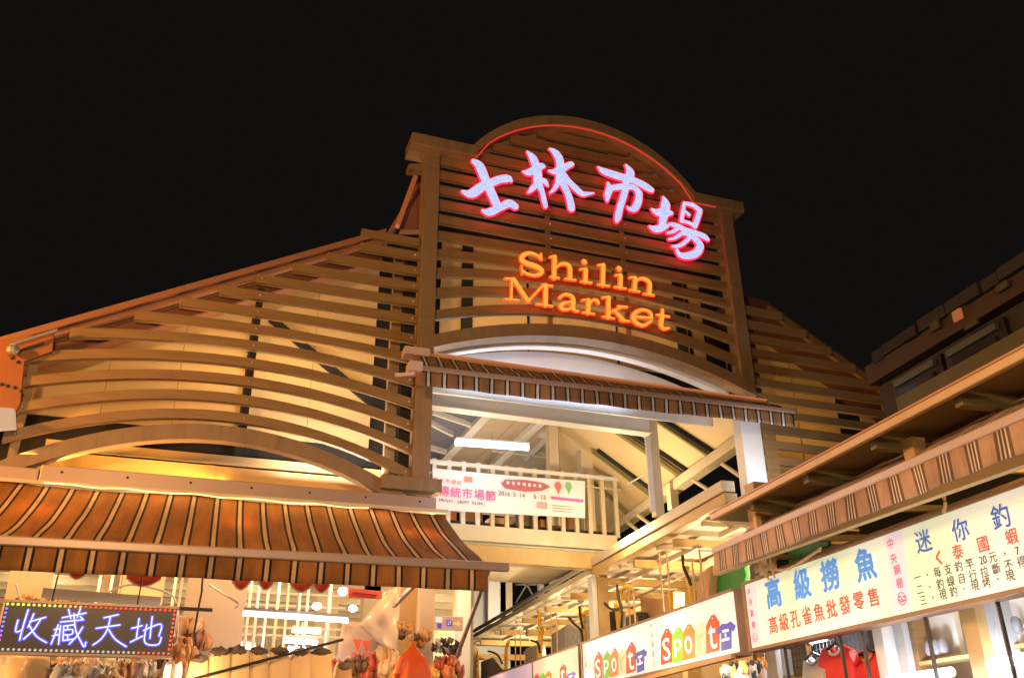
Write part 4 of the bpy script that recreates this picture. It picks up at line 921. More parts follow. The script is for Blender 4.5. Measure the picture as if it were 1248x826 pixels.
def red_scallop(px_, py_, wpx, Y, lab):
    t = thing('red_canopy', lab, 'canopy', at(px_, py_, Y), 'small red canopies under the valance')
    c = at(px_, py_ - 10, Y); sc_ = FY(Y).scale(px_, py_); rx = wpx / 2 * sc_
    q = MB(); q.grid(lambda u, v: (c.x - rx + 2 * rx * u, c.y + 0.5 * v, c.z - 9 * sc_ * math.sin(math.pi * u) + 0.3 * v), 16, 3); q2 = q.build('fabric', REDM, t)
    s_ = q2.modifiers.new('thick', 'SOLIDIFY'); s_.thickness = 0.01
    q = MB(); q.tube([(c.x - rx + 2 * rx * u, c.y - 0.02, c.z - 9.6 * sc_ * math.sin(math.pi * u)) for u in lin(0, 1, 14)], 0.014, 5); q.build('white_trim', WHITE, t)
    q = MB(); q.prism([(c.x - rx + 2 * rx * u, c.y + 0.01, c.z - 9 * sc_ * math.sin(math.pi * u)) for u in lin(0, 1, 14)] + [(c.x + rx, c.y + .01, c.z + 0.3), (c.x - rx, c.y + .01, c.z + 0.3)], (0, 0.02, 0)); q.build('front_panel', REDM, t)
for a in ((175, 715, 40, 13.6, 'small red canopy edge above the led sign'), (95, 706, 26, 13.6, 'faint red canopy edge at far left'), (294, 719, 22, 13.8, 'small red canopy right of the cream pillar'), (324, 719, 20, 13.8, 'narrow red canopy between two others over the pipes'), (367, 722, 28, 13.8, 'wide red canopy over the long tube light'), (391, 723, 22, 13.8, 'red canopy just left of the small red signboard')):
    red_scallop(*a)
q = MB(); q.prism([at(x_, y_, 14.5) for x_, y_ in ((424, 716), (466, 720), (466, 729), (425, 727))], (0, 0.06, 0)); o = q.build('sign_panel', REDM)
tag(o, 'small red signboard tucked under the awning valance', 'signboard')
q = MB(); q.prism([at(x_, y_, 14.46) for x_, y_ in ((430, 721), (460, 724), (460, 725.5), (430, 722.5))], (0, 0.03, 0)); q.build('stripe', ink('dark red print', (0.3, .02, .05), .1), o)
# plastic sheeting
TARP = mat('cream plastic sheet', (0.80, 0.60, 0.38), 0.3, 0, 0.15, 3, 0.4)
def sheet(pts, Y, lab, m, name='plastic_sheet', wav=0.04):
    a, b_, c, d = [at(x_, y_, Y) for x_, y_ in pts]
    q = MB(); q.grid(lambda u, v: (a.lerp(b_, u)).lerp(d.lerp(c, u), v) + V((0, wav * math.sin(u * 7 + v * 5) + wav * .5 * math.sin(v * 13 - u * 4), 0)), 16, 16)
    o = q.build(name, m, smooth=True); s_ = o.modifiers.new('thick', 'SOLIDIFY'); s_.thickness = 0.006; tag(o, lab, 'plastic sheet'); return o
sheet([(474, 718), (486, 716), (484, 800), (436, 762)], 15.0, 'cream plastic sheet drawn up beside the ochre pillar', TARP)
sheet([(418, 756), (486, 762), (484, 860), (400, 860)], 15.3, 'lower crumpled cream plastic sheet behind the hanging bags', TARP)
sheet([(0, 795), (60, 800), (60, 880), (-10, 880)], 14.0, 'pale plastic sheet below the left end of the led sign', TARP)
# clothes rail with bags
ra, rb = at(215, 832, 13.2), at(418, 779, 13.6)
q = MB(); q.tube([ra, rb], 0.02, 8); rail = q.build('clothes_rail', BLACKM); tag(rail, 'thin dark rail sloping up over the beige bags', 'rail')
BEIGE = mat('beige canvas', (0.82, 0.56, 0.28), 0.7, 0, 0.12, 5, 0.2); DKB = mat('dark handles', (0.10, 0.07, 0.05), 0.7)
def hbag(px_, py_, Y, wd, h, m, lab, top=None):
    c = at(px_, py_, Y); t = thing('hanging_bag', lab, 'bag', c - UP * h, 'bags hung along the rail')
    q = MB()
    def fn(u, v):
        a_ = 2 * math.pi * u; sq = 0.72 + 0.28 * math.sin(min(v, 1) * 2.2); fl = 1 + 0.05 * math.sin(a_ * 5 + wd * 40)
        return c + V((math.cos(a_) * wd / 2 * sq * fl, math.sin(a_) * wd / 4.5 * (0.35 + 0.65 * v) * fl, -h * v))
    q.grid(fn, 20, 8); q.build('body', m, t, smooth=True)
    q = MB(); q.blob(c + UP * 0.01, wd * 0.36, 0.09, 0.06, 12, 6, 0.22); q.build('top', DKB, t, smooth=True)
    q = MB(); q.tube([c + V((-wd * .1, 0, 0)), c + V((-.01, 0, .06)), c + V((0.01, 0, .09))], 0.014, 5); q.build('handle', DKB, t)
    return t
bags = [(243, 806, 'tall beige bag with a wide black collar, leftmost on the rail'), (268, 797, 'beige bag second from the left on the rail'), (290, 795, 'beige bag hanging left of the middle of the rail'), (315, 796, 'beige bag at the middle of the rail'), (340, 796, 'glowing beige bag right of the middle of the rail'), (366, 797, 'widest beige bag near the high end of the rail'), (391, 797, 'rightmost beige bag on the rail')]
for k, (a, b_, lab) in enumerate(bags): hbag(a, b_ - 2, 13.3 + 0.06 * k, random.uniform(.31, .40), 0.8, BEIGE, lab)
hbag(420, 812, 13.6, 0.28, 0.5, mat('brown wicker', (0.36, 0.22, 0.1), 0.8, 0, 0.3, 20, 0.5), 'brown bag with looped handles beside the plastic sheet')
# orange jacket
JK = mat('orange nylon', (0.95, 0.13, 0.015), 0.45, 0, 0.08, 4, 0.15)
c = at(503, 785, 12.9)
jk = thing('orange_jacket', 'bright orange hooded jacket hanging under the awning end', 'jacket', c - UP * 1.0)
def jf(u, v):
    a_ = 2 * math.pi * u; prof = [0.012, 0.05, 0.15, 0.225, 0.245, 0.25, 0.25, 0.245, 0.24]; i = v * 8; k = min(int(i), 7); r = prof[k] + (prof[k + 1] - prof[k]) * (i - k)
    fl = 1 + 0.10 * math.sin(a_ * 6) * v + 0.04 * math.sin(a_ * 11 + v * 8)
    return c + V((math.cos(a_) * r * fl, math.sin(a_) * r * 0.5 * fl, 0.07 - 0.85 * v))
q = MB(); q.grid(jf, 36, 16); q.build('body', JK, jk, smooth=True)
q = MB(); q.tube([c + UP * 0.07, c + UP * 0.16, c + V((0.03, 0, 0.2))], 0.008, 5); q.build('hook', SILVER, jk)
for sgn in (-1, 1):
    q = MB(); q.tube([c + V((sgn * .14, -.03, -.18)), c + V((sgn * .22, -.04, -.4)), c + V((sgn * .23, -.05, -.75))], [.06, .055, .05], 10); q.build('sleeve', JK, jk, smooth=True)
# clusters of small goods
def goods(cx_, cy_, Y, n, sx_, sy_, cols, name, where, cat, s0=0.05, s1=0.12):
    """a bunch of small hanging things, each its own object, told apart by colour and order from the left"""
    its = []
    for k in range(n):
        its.append((cx_ + sx_ * (2 * (k + random.random()) / n - 1), cy_ + random.uniform(-sy_, sy_), random.choice(cols), random.uniform(s0, s1)))
    cnt = {}
    for x_, y_, c_, r in its:
        cn = min(CN, key=lambda t: sum((a - b) ** 2 for a, b in zip(t[1], c_)))[0]; cnt[cn] = cnt.get(cn, 0) + 1
        p = at(x_, y_, Y + random.uniform(-.2, .2)); m_ = mat('goods %02d %02d %02d' % tuple(int(v * 99) for v in c_), c_, 0.6, 0, 0.15, 8)
        q = MB(); tw = random.uniform(-.4, .4); ph = random.uniform(0, 6)
        q.grid(lambda u, v: p + V(((u - .5) * r * 1.3 * (0.75 + .5 * math.sin(v * 2.6 + .3)) + tw * v * r, 0.04 * math.sin(u * 9 + ph) + 0.02 * math.sin(v * 7), -v * r * 1.9 - 0.02 * math.cos(u * 12 + ph))), 9, 6)
        o = q.build(name, m_, smooth=True); s_ = o.modifiers.new('thick', 'SOLIDIFY'); s_.thickness = 0.03
        tag(o, '%s %s %s, %s of that colour from the left' % (cn, name.replace('_', ' '), where, ORD[cnt[cn] - 1]), cat, name.replace('_', ' ') + 's ' + where)
goods(543, 812, 14.5, 34, 17, 14, [hexc(220, 140, 90), hexc(200, 90, 60), hexc(225, 200, 170), hexc(90, 110, 90), hexc(150, 70, 60), hexc(235, 190, 100)], 'small_purse', 'right of the orange jacket', 'purse')
goods(60, 725, 15.2, 8, 40, 6, [hexc(200, 150, 100), hexc(120, 80, 60), hexc(235, 215, 190)], 'hanging_hat', 'above the led sign', 'hat', 0.08, 0.14)
goods(236, 772, 15.3, 9, 16, 22, [hexc(205, 150, 95), hexc(160, 110, 70), hexc(230, 190, 140)], 'cloth_pouch', 'on the cream pillar', 'pouch', 0.10, 0.18)
goods(440, 800, 14.6, 12, 34, 12, [hexc(225, 160, 110), hexc(215, 110, 90), hexc(240, 200, 150), hexc(120, 90, 60)], 'string_bag', 'before the plastic sheet', 'bag', 0.10, 0.2)
goods(505, 765, 15.2, 8, 20, 8, [hexc(110, 80, 50), hexc(200, 150, 90)], 'leather_strap', 'above the orange jacket', 'strap', 0.05, 0.12)
goods(130, 803, 14.6, 18, 84, 5, [hexc(235, 225, 205), hexc(200, 150, 100), hexc(120, 80, 60), hexc(60, 50, 50), hexc(225, 200, 180)], 'hanging_pouch', 'behind the led sign', 'pouch', 0.08, 0.15)
goods(340, 822, 14.9, 16, 60, 5, [hexc(160, 100, 60), hexc(90, 60, 50), hexc(235, 190, 130)], 'folded_cloth', 'behind the beige bags', 'cloth', 0.10, 0.18)
goods(140, 816, 13.4, 30, 74, 10, [hexc(235, 225, 225), hexc(180, 200, 225), hexc(225, 190, 150), hexc(200, 150, 110), hexc(150, 120, 110), hexc(240, 235, 230)], 'wrapped_garment', 'under the led sign', 'garment', 0.08, 0.2)
goods(545, 785, 14.8, 16, 16, 8, [hexc(60, 50, 50), hexc(120, 100, 90), hexc(210, 200, 190)], 'key_ring', 'above the purses', 'trinket', 0.03, 0.06)
goods(478, 800, 14.2, 14, 12, 14, [hexc(215, 170, 110), hexc(160, 110, 60), hexc(235, 200, 150)], 'straw_bag', 'left of the orange jacket', 'bag', 0.08, 0.14)
goods(222, 795, 14.6, 10, 10, 20, [hexc(225, 180, 120), hexc(190, 130, 80)], 'hanging_scarf', 'by the cream pillar', 'scarf', 0.08, 0.16)
# pink and red pennants
for k, (x_, y_) in enumerate(((436, 786), (447, 788))):
    q = MB(); a = at(x_ - 6, y_ - 8, 14.7); b_ = at(x_ + 5, y_ - 7, 14.7); c_ = at(x_, y_ + 9, 14.7); q.prism([a, b_, c_], (0, 0.015, 0)); o = q.build('pennant', REDM)
    tag(o, 'left red pennant on the plastic sheet' if k == 0 else 'right red pennant on the plastic sheet', 'pennant')
o = MB().tube([tuple(at(x_, y_, 14.9)) for x_, y_ in ((247, 700), (246, 720), (241, 745), (237, 770), (241, 800), (240, 850))], 0.018, 6).build('black_cable', BLACKM); tag(o, 'black cable hanging down the front of the cream pillar', 'cable')
o = MB().bar(at(218, 741, 14.8), at(259, 743, 14.8), 0.04, 0.05).build('dark_bar', BLACKM); tag(o, 'short dark horizontal bar beside the led sign', 'bar')
o = MB().bar(at(52, 722, 13.6), at(196, 733, 13.6), 0.1, 0.12).build('white_ledge', WHITE); tag(o, 'pale ledge just above the top edge of the led sign', 'ledge')
for k_, pts in enumerate((((130, 722), (160, 712), (205, 722), (215, 735)), ((255, 712), (270, 722), (290, 735), (285, 742)), ((196, 780), (214, 785), (217, 760), (214, 742)), ((60, 745), (30, 738), (20, 712)))):
    o = MB().tube(smoothpts([tuple(at(x_, y_, 14.3)) for x_, y_ in pts], 4), 0.016, 6).build('white_cable', WHITE, smooth=True); tag(o, 'loose white cable %s' % ('drooping over the led sign', 'curling at the top of the cream pillar', 'hanging at the right end of the led sign', 'at the left end of the led sign')[k_], 'cable')
# direction board
DP = FY(15.1)
db = thing('direction_board', 'dusty pink direction board with pictograms and a yellow arrow', 'sign', DP.pt(548, 768), None)
a, b_ = DP.pt(530, 750), DP.pt(564, 768)
q = MB(); q.box((a.x, 15.1, b_.z), (b_.x, 15.16, a.z)); q.build('panel', ink('dusty pink board', hexc(205, 165, 150), 0.2), db)
flat(FY(15.09), [(531, 751), (539, 751.6), (539, 758), (531, 757.5)], ink('pale pictogram', hexc(245, 225, 225), .4), db, 'pictogram')
flat(FY(15.09), [(533, 759), (538, 759.4), (538, 765), (533, 764.6)], ink('blue pictogram', hexc(80, 80, 180), .4), db, 'pictogram')
flat(FY(15.09), [(544, 755), (551, 755.6), (551, 762.5), (544, 762)], MATS['blue pictogram'], db, 'pictogram')
q = MB(); put_text(q, FY(15.085), '⇄', 547.5, 758.8, 5, 0.01, em=False); q.build('pictogram_mark', WINK, db)
flat(FY(15.09), [(553, 757.8), (558, 758.2), (558, 755.5), (562, 760), (558, 763.5), (558, 761), (553, 760.6)], ink('yellow arrow', hexc(245, 195, 60), .6), db, 'arrow')
# ================================================================== right row: things between canopy and signboards
def rod_pair(pts, N_, lab):
    (bx_, by_), rods = pts
    c_ = row(bx_, by_, N_); t = thing('hanging_rod', lab, 'hanging rod', c_, 'hanging rods under the canopy')
    q = MB(); q.tube([c_ + UP * 0.06, c_, c_ - UP * 0.03], [0.07, 0.13, 0.06], 12); q.build('ceiling_rose', PINKW, t, smooth=True)
    for (xa, ya), (xb, yb) in rods:
        a_ = row(xa, ya, N_); b2 = row(xb, yb, N_); q = MB(); q.tube([a_, V((a_.x, a_.y, b2.z))], 0.022, 6); q.build('rod', ROPE, t)
NR = 8.75
for k, (p, lab) in enumerate((
   (((810, 665), [((803, 672), (808, 745)), ((812, 668), (817, 742))]), 'pair of tan rods right of the big post'), (((850, 667), [((843, 680), (848, 732)), ((852, 668), (856, 727))]), 'pair of tan rods nearest the green sheet'),
   (((771, 704), [((765, 712), (765, 765)), ((771, 706), (771, 765))]), 'pair of tan rods next to the black cable'), (((735, 703), [((735, 705), (735, 775))]), 'single tan rod against the big post'),
   (((676, 739), [((671, 742), (671, 800)), ((678, 740), (677, 800))]), 'pair of tan rods left of the big post'), (((708, 733), [((708, 736), (708, 790))]), 'short tan rod beside the white edge of the big post'),
   (((632, 763), [((628, 768), (628, 815)), ((634, 765), (634, 815))]), 'pair of tan rods farthest down the row'), (((658, 765), [((658, 768), (658, 810))]), 'single tan rod far down the row'))):
    rod_pair(p, NR, lab)
def wire(pts, N_, r, name, m, lab, cat, group=None):
    P = smoothpts([tuple(row(x_, y_, N_)) for x_, y_ in pts], 4); q = MB(); q.tube(P, r, 7); o = q.build(name, m, smooth=True); tag(o, lab, cat, group); return o
for pts, lab in ((((838, 690), (837, 700), (841, 718), (845, 745)), 'yellow conduit bending beside the green sheet'), (((816, 722), (818, 735), (820, 755)), 'yellow conduit behind the tan rods'),
                 (((771, 715), (761, 716), (756, 728), (759, 775)), 'yellow conduit looping under the small roof rail'), (((750, 735), (752, 748), (755, 778)), 'yellow conduit next to the black cable'),
                 (((716, 745), (711, 750), (712, 772), (716, 800)), 'yellow conduit left of the big post'), (((664, 765), (660, 772), (658, 815)), 'yellow conduit in the middle of the far row'),
                 (((620, 782), (617, 792), (617, 826)), 'yellow conduit far down the row'), (((657, 745), (658, 770), (656, 800)), 'yellow conduit left of the tan rods'),(((583, 792), (582, 810), (583, 840)), 'farthest yellow conduit down the row')):
    wire(pts, 8.5, 0.05 if pts[0][0] > 730 else 0.06, 'yellow_conduit', YPIPE, lab, 'conduit', 'yellow conduits along the row')
for pts, lab in ((((832, 676), (833, 690), (838, 702), (842, 712)), 'black cable beside the green sheet'), (((752, 712), (754, 730), (758, 745), (757, 770)), 'black cable right of the big post'),
                 (((737, 735), (745, 742), (754, 742)), 'short black cable crossing to the big post'), (((693, 752), (700, 760), (708, 768), (710, 785)), 'black cable left of the big post'),
                 (((706, 738), (707, 750), (710, 765)), 'black cable hanging from the canopy'), (((647, 780), (655, 783), (658, 795)), 'black cable far down the row'), (((595, 793), (606, 797), (612, 808)), 'farthest black cable down the row')):
    wire(pts, 8.4, 0.035, 'black_cable', BLACKM, lab, 'cable', 'black cables along the row')
# hung sheets, boxes and cabinets on top of the signboards
def curvy(pts, N_, th, name, m, lab, cat, group=None):
    q = MB(); q.prism([row(x_, y_, N_) for x_, y_ in pts], N * th); o = bevel(q.build(name, m), 0.02); tag(o, lab, cat, group); return o
curvy([(864, 722), (866, 700), (880, 686), (903, 672), (908, 700), (905, 716), (880, 730), (864, 732)], 9.3, 0.12, 'green_sheet', mat('green tarpaulin', (0.04, 0.26, 0.06), 0.5, 0, 0.2, 2, 0.2), 'green sheet hung between the canopy and the signboards', 'sheet')
CARD = mat('tan cardboard', (0.60, 0.36, 0.18), 0.7, 0, 0.1, 2, 0.05)
curvy([(778, 722), (790, 730), (803, 729), (820, 720), (822, 762), (784, 765)], 9.4, 0.3, 'cardboard_box', CARD, 'open tan cardboard box behind the rods', 'box')
curvy([(852, 700), (866, 688), (862, 740), (848, 742)], 9.1, 0.2, 'cardboard_box', CARD, 'curved tan cardboard left of the green sheet', 'box')
curvy([(733, 748), (738, 744), (750, 744), (752, 770), (742, 778), (734, 775)], 9.2, 0.3, 'black_speaker', mat('black plastic', (0.03, 0.03, 0.035), 0.4), 'black rounded case right of the big post', 'speaker')
curvy([(762, 752), (776, 745), (783, 768), (763, 778)], 9.0, 0.3, 'black_crate', MATS['black plastic'], 'black crate next to the cardboard box', 'crate')
FOIL = mat('grey plastic wrap', (0.42, 0.42, 0.45), 0.25, 0.1, 0.5, 9, 0.8)
curvy([(672, 772), (692, 760), (704, 766), (706, 795), (672, 805)], 9.0, 0.4, 'wrapped_bundle', FOIL, 'grey plastic wrapped bundle in the far row', 'bundle')
curvy([(707, 752), (720, 748), (722, 790), (710, 800)], 9.0, 0.3, 'wrapped_bundle', FOIL, 'grey plastic wrapped bundle against the big post', 'bundle')
curvy([(640, 790), (654, 785), (657, 815), (640, 820)], 9.2, 0.3, 'white_cabinet', WHITE, 'white cabinet far down the row', 'cabinet')
curvy([(586, 806), (600, 800), (612, 815), (600, 830), (586, 830)], 9.0, 0.3, 'wrapped_bundle', FOIL, 'farthest grey wrapped bundle', 'bundle')
wire(((763, 733), (800, 716), (812, 706), (822, 705)), 8.9, 0.03, 'roof_rail', PINKM, 'thin mauve rail above the cardboard box', 'rail')
# back wall of the inner row
bw = MB().rbox(15, 42, 13.3, 13.45, 0, zE - 0.2).build('wall', mat('ochre back wall', (0.42, 0.28, 0.13), 0.7, 0, 0.2, 1.0), can)
# ================================================================== stalls under the fish signboard
stall = thing('market_shop', 'open market shop with posts, shelves and grey partitions under the fish signboard', 'shop', rp(10, 9.5, 0))
q = MB(); q.rbox(5.5, 14.0, 11.2, 11.3, 0, 6.0); q.build('wall', mat('shop back wall', (0.50, 0.42, 0.32), 0.7, 0, 0.15, 1.0), stall)
q = MB(); q.rbox(5.5, 14.2, 8.3, 11.2, 4.42, 4.5); q.build('ceiling', mat('shop ceiling', (0.4, 0.32, 0.2), 0.7), stall)
def rpost(px_, py_, N_, ds, dn, z0, z1, name, m, parent):
    s_ = sn(row(px_, py_, N_))[0]; q = MB(); q.rbox(s_ - ds / 2, s_ + ds / 2, N_, N_ + dn, z0, z1); return bevel(q.build(name, m, parent), 0.008)
GREYP = mat('grey partition', (0.50, 0.50, 0.50), 0.6, 0, 0.08, 2)
DKP = mat('dark brown pole', (0.06, 0.035, 0.025), 0.5)
for px_, py_, ds, m_ in ((957, 805, .03, DKP), (1024, 790, .03, DKP), (1052, 790, .03, DKP), (1131, 780, .03, DKP), (1221, 765, .03, DKP)):
    rpost(px_, py_, 8.15, ds, 0.05, 1.5, 3.24, 'pole', m_, stall)
for px_, py_, N_, ds, dn, m_ in ((1072, 790, 8.6, .22, .2, WHITE), (1090, 790, 8.8, .5, .2, GREYP), (1186, 780, 8.4, .26, .15, OCHRE), (1205, 770, 8.7, .25, .3, GREYP), (1113, 790, 8.9, .15, .3, BROWN), (940, 810, 8.5, .35, .1, GREYP), (922, 812, 8.4, .16, .2, OCHRE)):
    rpost(px_, py_, N_, ds, dn, 0.5, 3.9, 'post', m_, stall)
def rbx(pts, N_, dn, name, m, parent):
    q = MB(); q.prism([row(x_, y_, N_) for x_, y_ in pts], N * dn); return bevel(q.build(name, m, parent), 0.008)
PALE = mat('pale interior board', (0.78, 0.74, 0.66), 0.5, 0, 0.05, 1.5)
rbx([(1112, 752), (1160, 743), (1172, 800), (1122, 810)], 9.2, 0.1, 'cabinet_back', PALE, stall)
rbx([(1118, 806), (1180, 796), (1181, 801), (1119, 811)], 8.9, 0.3, 'shelf', OCHRE, stall)
rbx([(1206, 735), (1255, 722), (1262, 780), (1214, 788)], 9.2, 0.1, 'cabinet_back', PALE, stall)
rbx([(1210, 789), (1262, 780), (1262, 785), (1211, 795)], 8.9, 0.3, 'shelf', OCHRE, stall)
FG = ['leftmost', 'middle', 'rightmost']
for k, (x_, y_) in enumerate(((1135, 798), (1143, 797), (1151, 795), (1226, 775), (1234, 772), (1241, 771))):
    p = row(x_, y_, 9.0); q = MB(); q.tube([p, p + UP * .05, p + UP * .16, p + UP * .2], [.05, .07, .06, .02], 10); o = q.build('small_toy', mat('goods grey', (0.3, 0.3, 0.33), 0.5), smooth=True)
    tag(o, '%s small grey figurine on the %s shop shelf' % (FG[k % 3], 'left' if k < 3 else 'right'), 'ornament', 'figurines on the left shelf' if k < 3 else 'figurines on the right shelf')
# wire grid
q = MB(); s0_, s1_ = sn(row(1066, 800, 9.3))[0], sn(row(966, 800, 9.3))[0]; st_ = 0.11; s_ = s0_
while s_ < s1_: q.bar(rp(s_, 9.3, 2.4), rp(s_, 9.3, 3.75), 0.008, 0.008, N); s_ += st_
z_ = 2.4
while z_ < 3.75: q.bar(rp(s0_, 9.29, z_), rp(s1_, 9.29, z_), 0.008, 0.008); z_ += st_
o = q.build('wire_grid', mat('dark wire', (0.06, 0.05, 0.05), 0.5), stall, kind='stuff')
q = MB(); q.rbox(s0_ + 0.9, s1_ + 0.3, 9.9, 10.0, 1.0, 3.9); q.build('dark_curtain', mat('charcoal cloth', (0.07, 0.065, 0.07), 0.8), stall)
# shirts
def shirt(pts, N_, m, lab, collar, cm):
    c_ = row(pts[0][0], pts[0][1], N_); t = thing('hanging_shirt', lab, 'shirt', c_, None)
    P = [row(x_, y_, N_) for x_, y_ in pts]; q = MB(); q.prism(P, N * 0.10); o = q.build('body', m, t); bv = bevel(o, 0.03)
    n = 10; cx_, cy_ = collar; q = MB(); q.tube([row(cx_ + 7 * math.cos(a_), cy_ - 1 + 8 * math.sin(a_) * 1.0 - 0.3 * 7 * math.cos(a_), N_ - 0.02) for a_ in lin(0.15, math.pi - 0.15, n)], 0.022, 6); q.build('collar', cm, t, smooth=True)
    q = MB(); q.tube([row(cx_ - 9, cy_ + 1, N_ - 0.03), row(cx_, cy_ - 7, N_ - 0.03), row(cx_ + 9, cy_ - 3, N_ - 0.03)], 0.025, 6); q.tube([row(cx_, cy_ - 7, N_ - 0.03), row(cx_ + 1, cy_ - 13, N_ - .03)], 0.012, 5); q.build('hanger', MATS['black plastic'], t)
RSH = mat('red jersey', (0.80, 0.035, 0.03), 0.6, 0, 0.10, 6, 0.15)
shirt([(1001, 789), (1011, 787), (1017, 795), (1024, 785), (1036, 790), (1046, 802), (1038, 812), (1042, 850), (1006, 850), (1005, 815), (995, 811)], 8.75, RSH, 'red shirt with a white collar on a hanger, left one', (1017, 790), WHITE)
shirt([(1045, 792), (1052, 792), (1056, 800), (1063, 790), (1070, 793), (1076, 803), (1074, 850), (1046, 850), (1044, 815), (1040, 808)], 8.85, RSH, 'red shirt with a yellow collar on a hanger, right one', (1056, 797), YPIPE)
q = MB(); p = row(1040, 797, 8.7); q.prism([p + (-S * dx + UP * dz) for dx, dz in ((0, -.1), (.07, .0), (.06, .06), (.02, .06), (0, .03), (-.02, .06), (-.06, .06), (-.07, 0))], -N * 0.02); o = q.build('heart_tag', mat('pink heart', (0.95, 0.35, 0.45), 0.5, emit=(0.9, .3, .4), estr=.1)); tag(o, 'small pink heart tag between the red shirts', 'tag')
shirt([(978, 804), (985, 801), (990, 806), (996, 799), (1002, 802), (1005, 850), (976, 850)], 9.0, PALE, 'pale grey shirt left of the red shirts', (990, 802), GREYP)
# cables and small hangings left of the shirts
for k in range(12):
    a = row(930 + k * 6, 783 - k * 0.9 + random.uniform(-2, 2), 9.2); b_ = row(938 + k * 6.5, 792 - k * 1.2 + random.uniform(-3, 3), 9.2); q = MB(); q.tube([a, (a + b_) / 2 - UP * .05, b_], 0.02, 5); o = q.build('hanger_clip', MATS['black plastic'])
    tag(o, 'dark hanger in the tangle below the fish signboard, %s from the left' % ORD[k], 'hanger', 'dark hangers below the fish signboard')
# hanging toys at the foot of the sport sign
goods(905, 812, 12.2, 18, 22, 12, [hexc(60, 60, 60), hexc(230, 200, 160), hexc(220, 150, 70), hexc(240, 230, 220), hexc(90, 110, 90)], 'plush_toy', 'under the signboard junction', 'toy', 0.08, 0.16)
# tube lights of the shops
tube('tube light at the bottom edge under the fish signboard', row(1160, 818, 8.25), row(1085, 828, 8.25), 0.06, energy=120, group='shop tube lights', housing=False)
tube('tube light at the lower right corner', row(1262, 799, 8.25), row(1206, 809, 8.25), 0.06, energy=120, group='shop tube lights', housing=False)
tube('short tube light glowing behind the hangers', row(1005, 776, 9.2), row(988, 780, 9.2), 0.06, energy=40, group='shop tube lights', housing=False)
# trellis strip under sport sign
o = MB().bar(row(893, 790, 7.95) - UP * 0.12, row(760, 826, 7.95) - UP * 0.12, 0.1, 0.08).build('trim_rail', mat('orange trim', (0.75, 0.35, 0.15), 0.4)); tag(o, 'orange trim rail just under the white sport signboard', 'rail')
# ------------------------------------------------------------------ beams right under the peach awning
und = thing('awning_support_frame', 'ochre support beams and bulbs beneath the peach striped awning', 'frame', rp(6, 8, 4))
q = MB(); a, b_ = row(872, 692, 7.6), row(1250, 552, 7.6); q.bar(a - UP * 0.04, a.lerp(b_, 1.3) - UP * 0.04, 0.12, 0.18); bevel(q.build('beam', OCHRE, und), 0.01)
for s_ in (6.5, 8.3, 10.2, 12.1, 13.6):
    q = MB(); q.bar(rp(s_, 7.6, a.z + 0.02), rp(s_ + 0.4, 9.6, a.z + 0.25), 0.08, 0.08); q.build('strut', OCHRE, und)
for x_, y_ in ((926, 663), (948, 658), (905, 672), (881, 678)):
    q = MB(); q.blob(row(x_, y_, 7.25), 0.035, 0.035, 0.04, 10, 6); q.build('small_bulb', glow('cool small bulb', (0.85, 0.9, 1), 4), und, smooth=True)
for pts in (((915, 668), (930, 690), (955, 694), (975, 685), (1000, 668)), ((1148, 600), (1152, 612), (1150, 625)), ((925, 665), (928, 690), (937, 706)), ((932, 663), (938, 680), (944, 704))):
    P = smoothpts([tuple(row(x_, y_, 7.8)) for x_, y_ in pts], 4); q = MB(); q.tube(P, 0.022, 6); q.build('wire', ROPE, und, smooth=True)
q = MB(); q.prism([row(x_, y_, 8.6) for x_, y_ in ((912, 668), (940, 660), (945, 700), (915, 708))], N * 0.3); q.build('bracket_box', mat('dark box', (0.05, 0.045, 0.04), 0.6), und)
q = MB(); q.rbox(13.2, 13.5, 7.9, 8.15, 4.4, 5.9); q.build('post', OCHRE, und)
q = MB(); q.rbox(13.0, 13.1, 7.75, 7.85, 4.3, 5.3); q.build('post', ROPE, und)
q = MB(); q.prism([row(x_, y_, 8.9) for x_, y_ in ((955, 672), (1010, 650), (1010, 664), (955, 690))], N * 0.05); q.build('tarp_strip', MATS['green tarpaulin'], und)
# ================================================================== dark shop house on the right
sh = thing('shop_house', 'dark upper storey with tiled eave and shuttered windows at right', 'building', rp(8, 10, 0))
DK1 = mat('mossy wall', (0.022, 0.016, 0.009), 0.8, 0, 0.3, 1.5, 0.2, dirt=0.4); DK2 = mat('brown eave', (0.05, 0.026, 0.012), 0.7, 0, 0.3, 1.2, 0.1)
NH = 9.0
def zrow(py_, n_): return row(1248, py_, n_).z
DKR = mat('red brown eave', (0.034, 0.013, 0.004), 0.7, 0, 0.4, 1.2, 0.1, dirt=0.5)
SE = sn(row(1066, 446, 9.25))[0]; SE2 = sn(row(1092, 488, 8.75))[0]
ZT, ZM, ZW = zrow(330, 9.25), zrow(366, 9.25), zrow(470, 9.25)
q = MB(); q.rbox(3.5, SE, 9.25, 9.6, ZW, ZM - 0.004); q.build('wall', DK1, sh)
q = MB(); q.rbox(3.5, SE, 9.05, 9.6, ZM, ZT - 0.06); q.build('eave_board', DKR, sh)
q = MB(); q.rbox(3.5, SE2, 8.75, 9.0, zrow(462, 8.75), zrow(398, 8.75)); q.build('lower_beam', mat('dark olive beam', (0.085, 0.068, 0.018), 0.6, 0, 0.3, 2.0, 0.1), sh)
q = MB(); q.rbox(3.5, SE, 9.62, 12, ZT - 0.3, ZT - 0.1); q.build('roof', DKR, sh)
GLS = mat('grey glass strip', (0.07, 0.08, 0.07), 0.25)
